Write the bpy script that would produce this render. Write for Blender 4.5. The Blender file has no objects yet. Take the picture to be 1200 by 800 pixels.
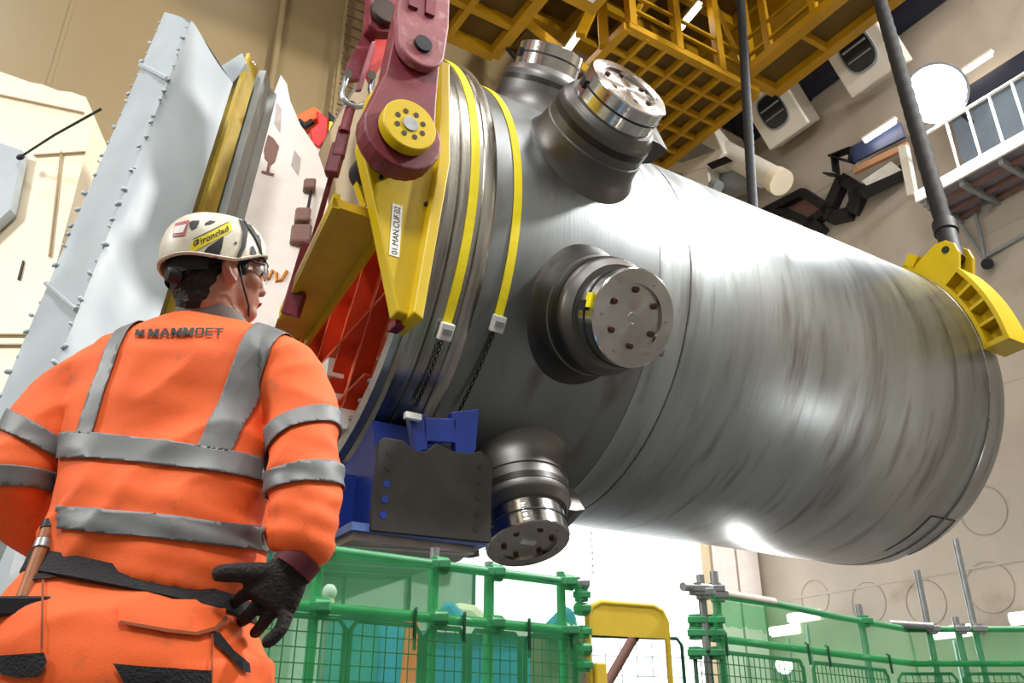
import bpy, bmesh, math, random
from mathutils import Vector, Matrix, noise
from mathutils.bvhtree import BVHTree
random.seed(7)
scene = bpy.context.scene
col = scene.collection
R = math.radians
# ------------------------------------------------------------------ camera
CH = 0.75; PITCH = R(25.3)
cam_d = bpy.data.cameras.new('camera'); cam_d.sensor_width = 36; cam_d.lens = 30.0
cam_d.clip_start = 0.05; cam_d.clip_end = 400
cam = bpy.data.objects.new('camera', cam_d); col.objects.link(cam)
cam.location = (0, 0, CH); cam.rotation_euler = (math.pi/2 + PITCH, 0, 0)
scene.camera = cam
# ------------------------------------------------------------------ hall axes (vessel axis, across, height)
D = Vector((0.85171, 0.52401, 0)).normalized(); N = Vector((D.y, -D.x, 0)); Z = Vector((0, 0, 1))
AX = Vector((-4.82246, 7.82771, 5.46053 + CH))            # point of the vessel axis, s = 0
def W(s, n, z): p = AX + D*s + N*n; return Vector((p.x, p.y, z))   # hall coordinates, z above floor
def V(s, n, u): return AX + D*s + N*n + Z*u                        # u above the vessel axis
def C(s, r, a): a = R(a); return V(s, r*math.cos(a), r*math.sin(a))
HALL = Matrix.Translation(AX) @ Matrix(((D.x, -N.x, 0, 0), (D.y, -N.y, 0, 0), (0, 0, 1, 0), (0, 0, 0, 1)))
# ------------------------------------------------------------------ world, lights, exposure
w = bpy.data.worlds.new('overcast'); scene.world = w; w.use_nodes = True
w.node_tree.nodes['Background'].inputs[0].default_value = (0.93, 0.97, 1.0, 1)
w.node_tree.nodes['Background'].inputs[1].default_value = 9.0
vs = scene.view_settings
vs.view_transform = 'Standard'; vs.look = 'None'; vs.gamma = 1; vs.use_curve_mapping = False
vs.exposure = -0.15
def area(name, loc, target, size, watt, color=(1, 0.95, 0.87)):
    l = bpy.data.lights.new(name, 'AREA'); l.shape = 'SQUARE'; l.size = size; l.energy = watt; l.color = color
    o = bpy.data.objects.new(name, l); col.objects.link(o); o.location = loc
    o.rotation_euler = (Vector(target) - Vector(loc)).to_track_quat('-Z', 'Y').to_euler(); return o
# high-bay lamp groups of the hall, and the flood lamp on the crane rail, plus two added fill lights
for i, (s, n) in enumerate([(-6, 2), (4, 12), (13, 12), (6, -5), (17, 3)]):
    p = W(s, n, 26.5); area('high_bay_lamp', p, p - Z*10, 4.0, 1650, (1, 0.97, 0.94))
area('flood_or_fill_light', W(19, 11.5, 20.5), V(5, 2, 0), 1.2, 6500, (1, 0.99, 0.97))
area('flood_or_fill_light', W(-11, 4, 10.0), V(3, 0, -1), 2.0, 1500, (1, 0.99, 0.97))  # fill light added from the left to brighten the closing cover
area('flood_or_fill_light', W(-3, 13.0, 14.0), W(2, 4, 4), 2.5, 1500, (1, 0.98, 0.96))  # fill light added from the camera side for worker and crate

# ------------------------------------------------------------------ helpers
f_ = 1000.0
RX = Vector((1, 0, 0)); UP = Vector((0, -math.sin(PITCH), math.cos(PITCH))); FW = Vector((0, math.cos(PITCH), math.sin(PITCH)))
CAM = Vector((0, 0, CH))
def ray(x, y): return RX*((x-600)/f_) - UP*((y-400)/f_) + FW
def PY(x, y, Y): v = ray(x, y); return CAM + v*(Y/v.y)
def PS(x, y, s): v = ray(x, y); return CAM + v*((s + (AX-CAM).dot(D))/v.dot(D))
def PN(x, y, n): v = ray(x, y); return CAM + v*(((AX-CAM).dot(N) + n)/v.dot(N))
def PZ(x, y, z): v = ray(x, y); return CAM + v*((z-CH)/v.z)
def sn(p): q = p - AX; return q.dot(D), q.dot(N), p.z
def pix(p): q = p - CAM; z = q.dot(FW); return 600+f_*q.dot(RX)/z, 400-f_*q.dot(UP)/z
WM = {}
def setp(o, label=None, cat=None, group=None, kind=None):
    if label: o['label'] = label
    if cat: o['category'] = cat
    if group: o['group'] = group
    if kind: o['kind'] = kind
    return o
def thing(name, label, cat, loc, group=None, mat=None):
    o = bpy.data.objects.new(name, None); col.objects.link(o); o.empty_display_size = 0.2
    m = mat if mat is not None else Matrix.Translation(Vector(loc))
    o.matrix_world = m; WM[o.name] = m.copy()
    return setp(o, label, cat, group)
class MB:
    def __init__(s): s.v = []; s.f = []
    def add(s, vs, fs):
        k = len(s.v); s.v += [Vector(p) for p in vs]; s.f += [tuple(i+k for i in f) for f in fs]; return s
    def box(s, f, x0, x1, y0, y1, z0, z1):
        c = [f(x, y, z) for z in (z0, z1) for y in (y0, y1) for x in (x0, x1)]
        return s.add(c, [(0,2,3,1), (4,5,7,6), (0,1,5,4), (2,6,7,3), (0,4,6,2), (1,3,7,5)])
    def bar(s, a, b, wx, wy, side=None):
        a = Vector(a); b = Vector(b); t = (b-a).normalized()
        u = Vector(side) if side is not None else (Z if abs(t.z) < 0.9 else RX)
        u = (u - t*u.dot(t)).normalized(); q = t.cross(u)
        return s.box(lambda x, y, z: a + t*x + u*y + q*z, 0, (b-a).length, -wx/2, wx/2, -wy/2, wy/2)
    def prism(s, pts, ext):
        n = len(pts); ext = Vector(ext); P = [Vector(p) for p in pts]
        return s.add(P + [p+ext for p in P], [tuple(range(n))[::-1], tuple(range(n, 2*n))] + [(i, (i+1) % n, n+(i+1) % n, n+i) for i in range(n)])
    def loft(s, rings, cap=True, closed=True):
        n = len(rings[0]); vs = [p for r in rings for p in r]; fs = []
        for k in range(len(rings)-1):
            for i in range(n if closed else n-1):
                j = (i+1) % n; fs.append((k*n+i, k*n+j, (k+1)*n+j, (k+1)*n+i))
        if cap and closed: fs += [tuple(range(n))[::-1], tuple(range((len(rings)-1)*n, len(rings)*n))]
        return s.add(vs, fs)
    def tube(s, pts, r, n=8, cap=True, flat=1.0, up=None):
        pts = [Vector(p) for p in pts]; rr = r if isinstance(r, (list, tuple)) else [r]*len(pts); rings = []; u = None
        for i, p in enumerate(pts):
            t = (pts[min(i+1, len(pts)-1)] - pts[max(i-1, 0)]).normalized()
            if u is None: u = Vector(up) if up is not None else (Z if abs(t.z) < 0.9 else RX)
            u = (u - t*u.dot(t)).normalized(); q = t.cross(u)
            rings.append([p + u*(rr[i]*math.cos(2*math.pi*k/n)) + q*(rr[i]*flat*math.sin(2*math.pi*k/n)) for k in range(n)])
        return s.loft(rings, cap)
    def lathe(s, prof, f, n=48, cap=False):   # prof: (h, r);  f(x, y, h)
        return s.loft([[f(r*math.cos(2*math.pi*k/n), r*math.sin(2*math.pi*k/n), h) for k in range(n)] for h, r in prof], cap)
    def cyl(s, a, b, r, n=16): return s.tube([a, b], r, n)
    def ell(s, c, ax, n=12, m=8):      # ellipsoid with three half axes
        rings = []
        for j in range(1, m):
            t = math.pi*j/m
            rings.append([Vector(c) + ax[2]*math.cos(t) + (ax[0]*math.cos(2*math.pi*k/n) + ax[1]*math.sin(2*math.pi*k/n))*math.sin(t) for k in range(n)])
        return s.loft(rings, True)
    def mesh(s, name='m'):
        me = bpy.data.meshes.new(name); me.from_pydata([tuple(p) for p in s.v], [], s.f); me.update(); return me
    def build(s, name, mat, parent=None, smooth=False, mw=None, label=None, bevel=0, fix=True):
        if mw is None: mw = WM[parent.name] if parent else Matrix.Translation(sum(s.v, Vector())/len(s.v))
        inv = mw.inverted(); me = bpy.data.meshes.new(name)
        me.from_pydata([tuple(inv @ p) for p in s.v], [], s.f)
        return link(name, me, mat, parent, smooth, mw, label, bevel, fix)
def link(name, me, mat, parent=None, smooth=False, mw=Matrix(), label=None, bevel=0, fix=True):
    bm = bmesh.new(); bm.from_mesh(me)
    if fix: bmesh.ops.recalc_face_normals(bm, faces=bm.faces)
    if smooth:
        for f in bm.faces: f.smooth = True
        for e in bm.edges:
            if len(e.link_faces) == 2 and e.calc_face_angle(0) > R(38): e.smooth = False
    bm.to_mesh(me); bm.free()
    o = bpy.data.objects.new(name, me); col.objects.link(o)
    if mat: me.materials.append(mat)
    if parent: o.parent = parent; o.matrix_local = WM[parent.name].inverted() @ mw
    else: o.matrix_world = mw
    WM[o.name] = mw.copy()
    if label: o['label'] = label
    if bevel:
        b = o.modifiers.new('bevel', 'BEVEL'); b.width = bevel; b.segments = 2; b.limit_method = 'ANGLE'; b.angle_limit = R(40)
    return o
def copies(name, me, spots, parent=None):     # alike pieces sharing one mesh; spots are world matrices
    out = []
    for m in spots:
        o = bpy.data.objects.new(name, me); col.objects.link(o); o.parent = parent
        if parent: o.matrix_local = WM[parent.name].inverted() @ m
        else: o.matrix_world = m
        WM[o.name] = m.copy(); out.append(o)
    return out
def struct(mb, name, mat, **k): return setp(mb.build(name, mat, **k), kind='structure')
def ident(x, y, z): return Vector((x, y, z))
# ---------------- text as flat mesh data: verts (x, y), faces
def text_data(txt, spread=0.0):
    cu = bpy.data.curves.new('lettering', 'FONT'); cu.body = txt; cu.size = 1; cu.offset = spread; cu.align_x = 'LEFT'
    o = bpy.data.objects.new('lettering', cu); col.objects.link(o)
    dg = bpy.context.evaluated_depsgraph_get(); me = bpy.data.meshes.new_from_object(o.evaluated_get(dg))
    bm = bmesh.new(); bm.from_mesh(me); bmesh.ops.triangulate(bm, faces=bm.faces)
    vs = [(v.co.x, v.co.y) for v in bm.verts]; fs = [tuple(v.index for v in f.verts) for f in bm.faces]
    bm.free(); col.objects.unlink(o); bpy.data.objects.remove(o)
    x0 = min(v[0] for v in vs); x1 = max(v[0] for v in vs); y0 = min(v[1] for v in vs); y1 = max(v[1] for v in vs)
    return [((x-x0)/(x1-x0), (y-y0)/(y1-y0)) for x, y in vs], fs
# ------------------------------------------------------------------ materials
def lin(h):
    h = h.lstrip('#'); c = [int(h[i:i+2], 16)/255 for i in (0, 2, 4)]
    return tuple((x/12.92 if x <= 0.04045 else ((x+0.055)/1.055)**2.4) for x in c)
def mat(name, hexc, rough=0.5, metal=0.0, var=0.12, scale=3.0, bump=0.0, bscale=40, stretch=(1, 1, 1), coat=0, rvar=0.1, second=None, sfac=(0.55, 0.7)):
    m = bpy.data.materials.new(name); m.use_nodes = True; nt = m.node_tree; b = nt.nodes['Principled BSDF']
    c = lin(hexc); tc = nt.nodes.new('ShaderNodeTexCoord'); mp = nt.nodes.new('ShaderNodeMapping'); mp.inputs['Scale'].default_value = stretch
    nt.links.new(tc.outputs['Object'], mp.inputs[0])
    nz = nt.nodes.new('ShaderNodeTexNoise'); nz.inputs['Scale'].default_value = scale; nz.inputs['Detail'].default_value = 6; nz.inputs['Roughness'].default_value = 0.6
    nt.links.new(mp.outputs[0], nz.inputs['Vector'])
    cr = nt.nodes.new('ShaderNodeValToRGB'); cr.color_ramp.elements[0].position = 0.3; cr.color_ramp.elements[1].position = 0.7
    cr.color_ramp.elements[0].color = tuple(x*(1-var) for x in c)+(1,); cr.color_ramp.elements[1].color = tuple(min(1, x*(1+var)) for x in c)+(1,)
    nt.links.new(nz.outputs['Fac'], cr.inputs[0]); out = cr.outputs[0]
    if second:
        n2 = nt.nodes.new('ShaderNodeTexNoise'); n2.inputs['Scale'].default_value = scale*2.3; n2.inputs['Detail'].default_value = 8
        nt.links.new(mp.outputs[0], n2.inputs['Vector'])
        mr = nt.nodes.new('ShaderNodeMapRange'); mr.inputs['From Min'].default_value = sfac[0]; mr.inputs['From Max'].default_value = sfac[1]
        nt.links.new(n2.outputs['Fac'], mr.inputs['Value'])
        mx = nt.nodes.new('ShaderNodeMix'); mx.data_type = 'RGBA'; mx.inputs['B'].default_value = lin(second)+(1,)
        nt.links.new(mr.outputs[0], mx.inputs['Factor']); nt.links.new(out, mx.inputs['A']); out = mx.outputs['Result']
    nt.links.new(out, b.inputs['Base Color'])
    b.inputs['Metallic'].default_value = metal
    rr = nt.nodes.new('ShaderNodeMapRange'); rr.inputs['To Min'].default_value = max(0.03, rough-rvar); rr.inputs['To Max'].default_value = min(1, rough+rvar)
    nt.links.new(nz.outputs['Fac'], rr.inputs['Value']); nt.links.new(rr.outputs[0], b.inputs['Roughness'])
    if coat: b.inputs['Coat Weight'].default_value = coat
    if bump:
        n3 = nt.nodes.new('ShaderNodeTexNoise'); n3.inputs['Scale'].default_value = bscale; n3.inputs['Detail'].default_value = 4
        nt.links.new(mp.outputs[0], n3.inputs['Vector'])
        bp = nt.nodes.new('ShaderNodeBump'); bp.inputs['Strength'].default_value = bump; bp.inputs['Distance'].default_value = 0.02
        nt.links.new(n3.outputs['Fac'], bp.inputs['Height']); nt.links.new(bp.outputs[0], b.inputs['Normal'])
    return m
def emit(name, hexc, k):
    m = bpy.data.materials.new(name); m.use_nodes = True; b = m.node_tree.nodes['Principled BSDF']
    b.inputs['Base Color'].default_value = (0.8, 0.8, 0.8, 1); b.inputs['Emission Color'].default_value = lin(hexc)+(1,); b.inputs['Emission Strength'].default_value = k
    return m
def brushed(name, hexc, rough, aniso=0.6, axis='X', s1=(9, 0.5, 0.5), var=0.25, metal=1.0, scr=(70, 1.2, 1.2), rv=0.16, tint='#6a5f56'):
    m = mat(name, hexc, rough, metal, var, 1.0, 0, stretch=s1, rvar=rv, second=tint, sfac=(0.52, 0.8))
    nt = m.node_tree; b = nt.nodes['Principled BSDF']; tc = [n for n in nt.nodes if n.type == 'TEX_COORD'][0]
    b.inputs['Anisotropic'].default_value = aniso
    tg = nt.nodes.new('ShaderNodeTangent'); tg.direction_type = 'RADIAL'; tg.axis = axis; nt.links.new(tg.outputs[0], b.inputs['Tangent'])
    mp = nt.nodes.new('ShaderNodeMapping'); mp.inputs['Scale'].default_value = scr; nt.links.new(tc.outputs['Object'], mp.inputs[0])
    n3 = nt.nodes.new('ShaderNodeTexNoise'); n3.inputs['Scale'].default_value = 1; n3.inputs['Detail'].default_value = 3; nt.links.new(mp.outputs[0], n3.inputs['Vector'])
    bp = nt.nodes.new('ShaderNodeBump'); bp.inputs['Strength'].default_value = 0.12; bp.inputs['Distance'].default_value = 0.01
    nt.links.new(n3.outputs['Fac'], bp.inputs['Height']); nt.links.new(bp.outputs[0], b.inputs['Normal'])
    return m
def sheer(name, hexc, cover, rough=0.6, weave=0):      # netting or clear film: partly see-through
    m = bpy.data.materials.new(name); m.use_nodes = True; nt = m.node_tree; b = nt.nodes['Principled BSDF']
    b.inputs['Base Color'].default_value = lin(hexc)+(1,); b.inputs['Roughness'].default_value = rough
    tl = nt.nodes.new('ShaderNodeBsdfTranslucent'); tl.inputs[0].default_value = lin(hexc)+(1,)
    a = nt.nodes.new('ShaderNodeMixShader'); a.inputs[0].default_value = 0.5; nt.links.new(b.outputs[0], a.inputs[1]); nt.links.new(tl.outputs[0], a.inputs[2])
    t = nt.nodes.new('ShaderNodeBsdfTransparent'); t.inputs[0].default_value = tuple(0.68+0.32*x for x in lin(hexc))+(1,)
    x = nt.nodes.new('ShaderNodeMixShader'); x.inputs[0].default_value = cover
    nt.links.new(t.outputs[0], x.inputs[1]); nt.links.new(a.outputs[0], x.inputs[2]); nt.links.new(x.outputs[0], nt.nodes['Material Output'].inputs[0])
    return m
m_floor = mat('concrete_floor', '#4d4a47', 0.7, 0, 0.2, 0.6, 0.2, 8)
m_liner = mat('tan_liner_paint', '#96835f', 0.42, 0, 0.07, 0.25, 0.15, 0.6)
m_wall = mat('beige_concrete', '#b0a596', 0.75, 0, 0.12, 0.3, 0.15, 5, second='#8c7a63', sfac=(0.62, 0.85))
m_plain = mat('grey_wall_paint', '#918e87', 0.6, 0, 0.08, 0.3)
m_ceil = mat('ceiling_paint', '#8a7a5c', 0.7)
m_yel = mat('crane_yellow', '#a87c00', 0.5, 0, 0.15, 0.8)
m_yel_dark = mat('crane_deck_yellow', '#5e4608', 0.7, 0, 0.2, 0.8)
m_lift = mat('lifting_yellow', '#c6a800', 0.38, 0, 0.1, 1.5, 0.03, 30)
m_maroon = mat('maroon_paint', '#6d1c2b', 0.5, 0, 0.25, 4, 0.06, 30, second='#8d5a5c', sfac=(0.58, 0.85))
m_pink = mat('worn_maroon_paint', '#8a4a52', 0.5, 0, 0.25, 4, 0.06, 30, second='#b58a8a', sfac=(0.55, 0.8))
m_red = mat('red_paint', '#b52a24', 0.4, 0, 0.15, 3)
m_orange = mat('lit_cover_red', '#ff7a52', 0.4, 0, 0.15, 2)  # cover red lightened to coral: light on the plates put into the colour
m_rib = mat('red_rib_paint', '#cc4520', 0.45, 0, 0.2, 2)
m_blue = mat('blue_paint', '#0f2f86', 0.4, 0, 0.2, 3)
m_blackp = mat('dark_brown_plate', '#2a2724', 0.55, 0.2, 0.3, 3)
m_black = mat('black_rubber', '#15151a', 0.6, 0, 0.3, 8)
m_dark = mat('dark_steel', '#2a2a30', 0.5, 0.6, 0.3, 5)
m_navy = mat('navy_duct', '#23283a', 0.5, 0.1, 0.2, 1)
m_galv = mat('galvanised_steel', '#a8adb0', 0.35, 0.8, 0.15, 12)
m_white = mat('white_paint', '#dcd6c8', 0.5, 0, 0.06, 1)
m_wplast = mat('white_plastic', '#dedfdd', 0.4, 0, 0.05, 4)
m_glass = mat('dark_glass', '#20242a', 0.12, 0, 0.2, 4)
m_fl_ring = brushed('flange_steel', '#a7a59f', 0.26, 0.5, rv=0.08, var=0.3)
m_nshell = brushed('nozzle_shell_steel', '#868a8c', 0.40, 0.4, s1=(1.4, 0.5, 0.5), var=0.12, rv=0.05, tint='#655f59')
m_cshell = brushed('core_shell_steel', '#a6adb0', 0.35, 0.55, s1=(1.9, 0.3, 0.3), var=0.2, rv=0.08, tint='#665d57', scr=(45, .5, .5))
m_noz = brushed('nozzle_steel', '#6b6a68', 0.42, 0.3, axis='Z', s1=(1, 1, 2), scr=(2, 2, 60), var=0.12, rv=0.06)
m_nband = mat('dark_tape', '#33322f', 0.4, 0.5, 0.2, 5)
m_cap = brushed('polished_cap_steel', '#d6d5d2', 0.12, 0.4, axis='Z', s1=(2, 2, 2), scr=(2, 2, 90), var=0.1, rv=0.04, tint='#c9c6c0')
m_face = brushed('brushed_cap_face', '#c4c0bc', 0.26, 0.85, axis='Z', s1=(2, 2, 2), scr=(8, 8, 8), var=0.08, rv=0.04, tint='#b8b2ae')
m_weld = mat('weld_bead', '#8d8c88', 0.3, 0.9, 0.2, 8)
m_strap = mat('yellow_webbing', '#f2df10', 0.6, 0, 0.06, 8, 0.1, 120)
m_cable = mat('black_sling', '#0a0c10', 0.75, 0, 0.35, 6, 0.2, 40)
m_green = mat('green_sleeve', '#3b9460', 0.45, 0, 0.2, 6)
m_dgreen = mat('dark_green_wire', '#0d4526', 0.5, 0, 0.2, 6)
m_net = sheer('green_netting', '#55d487', 0.36)
m_film = mat('white_wrap', '#a4aeb3', 0.45, 0, 0.06, 1.5, 0.25, 2.5, rvar=0.12)
m_cream = mat('cream_wrap', '#e9dcc0', 0.45, 0, 0.05, 1.5, 0.25, 2.5)
m_crate = mat('white_crate_board', '#e8e0da', 0.6, 0, 0.06, 3)
m_gpaint = mat('grey_channel_paint', '#8f9595', 0.45, 0.1, 0.1, 2)
m_dirty = mat('dirty_yellow_paint', '#9c8420', 0.5, 0, 0.25, 3)
m_print = mat('brown_print', '#7a5a50', 0.7)
m_ochre = mat('ochre_paint_mark', '#c8842c', 0.7)
m_ink = mat('black_ink', '#15120f', 0.6)
m_label = mat('white_label', '#e4e4df', 0.5)
# ================================================================== the hall
S0, S1, N0, N1, ZC = -14.0, 22.0, -11.0, 17.0, 28.0
struct(MB().box(W, S0-.3, S1+.3, N0-.3, N1+.3, -0.3, 0), 'floor', m_floor)
struct(MB().box(W, S0-.3, S1+.3, N0-.3, N1+.3, ZC, ZC+.3), 'ceiling', m_ceil)
mb = MB(); HS0, HS1, HZ = 6.5, 19.85, 8.0
mb.box(W, S0, HS0, N0-.4, N0, 0, ZC).box(W, HS1, S1, N0-.4, N0, 0, ZC).box(W, HS0, HS1, N0-.4, N0, HZ, ZC)
wb = struct(mb, 'wall_back', m_liner)
wr = struct(MB().box(W, S1, S1+.3, N0-.3, N1+.3, 0, ZC), 'wall_right', m_wall)
struct(MB().box(W, S0-.3, S0, N0-.3, N1+.3, 0, ZC), 'wall_left', m_plain)
struct(MB().box(W, S0, S1, N1, N1+.3, 0, ZC), 'wall_front', m_plain)
struct(MB().box(W, 6, 60, -60, N0-.4, -0.35, -0.05), 'ground', m_floor)
# liner seams, the formwork rings and plate joints of the right wall
for s in (-6.5, -1.2, 4.1, 9.3):
    MB().box(W, s-.05, s+.05, N0, N0+.02, 0, ZC).build('liner_seam', m_liner, wb)
for z in (4.9, 9.4, 13.7, 18.2):
    MB().box(W, S1-.015, S1, N0, N1, z-.03, z+.03).build('joint_strip', m_wall, wr)
m_ring = mat('ring_mark', '#8a7d6c', 0.7)
for x, y, r in ((1160, 688, .62), (1085, 706, .58), (1018, 706, .55), (955, 700, .5), (1152, 598, .62)):
    c = PS(x, y, S1-.01); s, n, z = sn(c)
    MB().loft([[W(S1-.012, n+q*math.cos(t), z+q*math.sin(t)) for t in [2*math.pi*i/40 for i in range(40)]] for q in (r, r+.022)], cap=False).build('formwork_ring', m_ring, wr)
# pale trim panels beside the hatch
for s, wd in ((19.95, .9), (20.95, .95)):
    MB().box(W, s, s+wd, N0, N0+.12, 0, 7.6).build('hatch_side_panel', m_crate, wb)
# building outside the hatch with a louvre
mo = mat('pale_cladding', '#e4e6e6', 0.7, 0, 0.03)
t = thing('outside_building', 'pale clad building with a louvre seen through the bright hatch', 'building', W(16, -22, 0))
bw = MB().box(W, 4, 40, -24, -23, -0.1, 14).build('cladding_wall', mo, t)
c = PN(702, 640, -22.95); s, n, z = sn(c)
lv = MB().box(W, s-.5, s+.5, -23, -22.9, z-1.4, z+1.4).build('louvre', m_galv, t)
for k in range(9): MB().box(W, s-.45, s+.45, -22.9, -22.8, z-1.3+k*.3, z-1.3+k*.3+.12).build('louvre_blade', m_galv, lv)
# pipe and caged ladder on the back wall
q = sn(PN(333, 0, N0+.15)); q2 = sn(PN(328, 85, N0+.15))
MB().cyl(W(q[0], N0+.15, 6), W(q[0], N0+.15, 26), .11, 12).build('pipe', m_liner, setp(thing('wall_pipe', 'tan vertical pipe fixed to the tan liner wall', 'pipe', W(q[0], N0+.15, 6))), True)
q = sn(PN(412, 60, N0+.3)); lad = thing('wall_ladder', 'pale wall ladder with dark rungs behind the maroon links', 'ladder', W(q[0], N0+.3, 8))
for ds in (-.33, .33): MB().box(W, q[0]+ds-.05, q[0]+ds+.05, N0+.2, N0+.3, 8, 26).build('rail', m_liner, lad)
for k in range(44): MB().box(W, q[0]-.3, q[0]+.3, N0+.22, N0+.27, 8.2+k*.4, 8.24+k*.4).build('rung', m_print, lad)

# ================================================================== the vessel
ves = thing('reactor_vessel', 'huge brushed steel pressure vessel with capped nozzles hanging on its side', 'pressure vessel', (0, 0, 0), mat=HALL)
def along(x, y, h): return V(h, x, y)
NS = 128
fr = MB().lathe([(3.2, 2.3), (3.05, 2.72), (3.05, 2.86), (3.09, 2.9), (3.22, 2.9), (3.235, 2.875), (3.265, 2.875), (3.28, 2.9), (3.33, 2.9), (3.33, 2.885), (3.55, 2.885), (3.55, 2.9), (3.66, 2.9), (3.72, 2.86), (3.725, 2.79), (3.78, 2.76)], along, NS).build('flange_ring', m_fl_ring, ves, True)
nsh = MB().lathe([(3.7, 2.77), (5.0, 2.77), (6.0, 2.76), (6.3, 2.735), (6.54, 2.715)], along, NS).build('nozzle_shell', m_nshell, ves, True)
MB().lathe([(6.02, 2.72), (6.02, 2.763), (6.3, 2.742), (6.52, 2.724), (6.53, 2.70)], along, NS).build('lit_neck_strip', m_cshell, ves, True)  # lit band of the neck, put in as brighter core steel
MB().lathe([(6.525, 2.70), (6.53, 2.728), (6.55, 2.728), (6.555, 2.70)], along, NS).build('weld_seam', m_weld, ves, True)
MB().lathe([(6.54, 2.705), (12.7, 2.705), (12.72, 2.69), (12.98, 2.69), (13.0, 2.675), (13.14, 2.66), (13.2, 2.62)], along, NS).build('core_shell', m_cshell, ves, True)
MB().lathe([(12.66, 2.70), (12.67, 2.712), (12.70, 2.712), (12.71, 2.70)], along, NS).build('weld_seam', m_weld, ves, True)
MB().lathe([(13.16, 2.64), (13.2, 2.6), (13.28, 2.48), (13.42, 2.26), (13.62, 1.92), (13.82, 1.5), (13.98, 1.0), (14.07, .5), (14.1, .02)], along, NS).build('bottom_head', m_cshell, ves, True)
# faint frame patch ground into the shell near the bottom end
mp_ = mat('ground_patch', '#5b4c42', 0.45, 0.8, 0.2, 3)
for (a0, s0, a1, s1) in ((-57, 12.35, -57, 12.95), (-57, 12.95, -78, 12.95), (-57, 12.35, -78, 12.35)):
    mb = MB(); st = 16
    def pp(k, e, r):
        tt = k/st; a = a0+(a1-a0)*tt; s = s0+(s1-s0)*tt
        return C(s+(e*.014 if a0 != a1 else 0), r, a+(e*.3 if a0 == a1 else 0))
    mb.loft([[pp(k, -1, 2.70), pp(k, 1, 2.70), pp(k, 1, 2.708), pp(k, -1, 2.708)] for k in range(st+1)])
    mb.build('ground_edge', mp_, ves)
bolt_me = MB().lathe([(0, .034), (.025, .034), (.03, .028)], ident, 12, True).lathe([(.03, .016), (.034, .016)], ident, 8, True).mesh('bolt'); bolt_me.materials.append(mat('cap_bolt', '#5a4436', 0.4, 0.8, 0.2, 30))
pin_me = MB().lathe([(0, .016), (.008, .016)], ident, 10, True).mesh('pin'); pin_me.materials.append(m_galv)
def nozzle(a, L=3.72, k=1.0, s=5.05, pad=True, plate=False, roll=0):
    o = V(s, 0, 0); zl = N*math.cos(R(a)) + Z*math.sin(R(a)); xl = D; yl = zl.cross(xl)
    M = Matrix(((xl.x, yl.x, zl.x, o.x), (xl.y, yl.y, zl.y, o.y), (xl.z, yl.z, zl.z, o.z), (0, 0, 0, 1)))
    def F(x, y, z): return M @ Vector((x, y, z))
    e = L-3.72
    pr = [(2.45, .92), (2.60, .82), (2.70, .755), (2.78, .70), (2.86, .67), (2.95, .655), (3.05, .65), (3.06, .632), (3.22+e, .625), (3.30+e, .62), (3.33+e, .60), (3.40+e, .545), (3.41+e, .40)]
    nz = MB().lathe([(h, r*k) for h, r in pr], F, 56).build('nozzle', m_noz, ves, True, mw=M)
    MB().lathe([(3.15+e, .62*k), (3.15+e, .634*k), (3.23+e, .632*k), (3.23+e, .62*k)], F, 56).build('dark_band', m_nband, nz, True, mw=M)
    R0 = .505*k
    MB().lathe([(3.38+e, R0), (L-.012, R0), (L, R0-.012), (L, R0-.02)], F, 64).build('cover_cap', m_cap, nz, True, mw=M)
    MB().lathe([(L-.005, R0-.014), (L, R0-.02), (L, .345*k), (L-.035, .34*k), (L-.035, .06*k), (L-.03, .055*k), (L-.03, 0.001)], F, 64).build('cap_face', m_face, nz, True, mw=M)
    MB().lathe([(3.55+e, R0), (3.552+e, R0+.009), (3.572+e, R0+.009), (3.574+e, R0)], F, 64).build('cap_strap', m_black, nz, True, mw=M)
    MB().box(F, -R0-.03, -R0+.01, -.05, .05, 3.5+e, 3.6+e).build('strap_buckle', m_black, nz, mw=M)
    def at(r, t, h): return M @ Matrix.Translation((r*math.cos(R(t)), r*math.sin(R(t)), h))
    copies('cap_bolt', bolt_me, [at(.285*k, 30+60*i+roll, L-.035) for i in range(6)], nz)
    copies('cap_pin', pin_me, [at(.40*k, 60*i+roll, L) for i in range(6)], nz)
    if plate: MB().box(F, -.09, .09, -.03, .03, L-.035, L-.02).build('name_plate', m_label, nz, mw=M)
    else: MB().box(F, -.05, .05, -.03, .03, L-.035, L-.024).build('name_plate', m_galv, nz, mw=M)
    if pad:
        q = [(.45*k, 2.98), (.70*k, 3.10), (.78*k, 3.32+e), (.62*k, 3.36+e), (.45*k, 3.36+e)]
        MB().prism([F(x, -.26*k, h) for x, h in q], yl*(.52*k)).build('support_pad', m_noz, nz, mw=M, bevel=.01)
    return nz, M
nozzle(19.5, 3.74); nozzle(-25.5, 3.70, roll=8)[0]['label'] = 'nozzle with brushed round cap facing the viewer'
nozzle(-69, 3.74, .93, plate=True); nozzle(56, 3.62, .87); nozzle(-112, 3.70, .93); nozzle(101, 3.62, .87)
# yellow sticker on the front cap's rim
nzf = [o for o in ves.children if o.name == 'nozzle.001'][0]; Mf = WM[nzf.name]
MB().box(lambda x, y, z: Mf @ Vector((x, y, z)), -.525, -.505, -.02, .13, 3.56, 3.66).build('yellow_tag', m_strap, nzf, mw=Mf)

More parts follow.
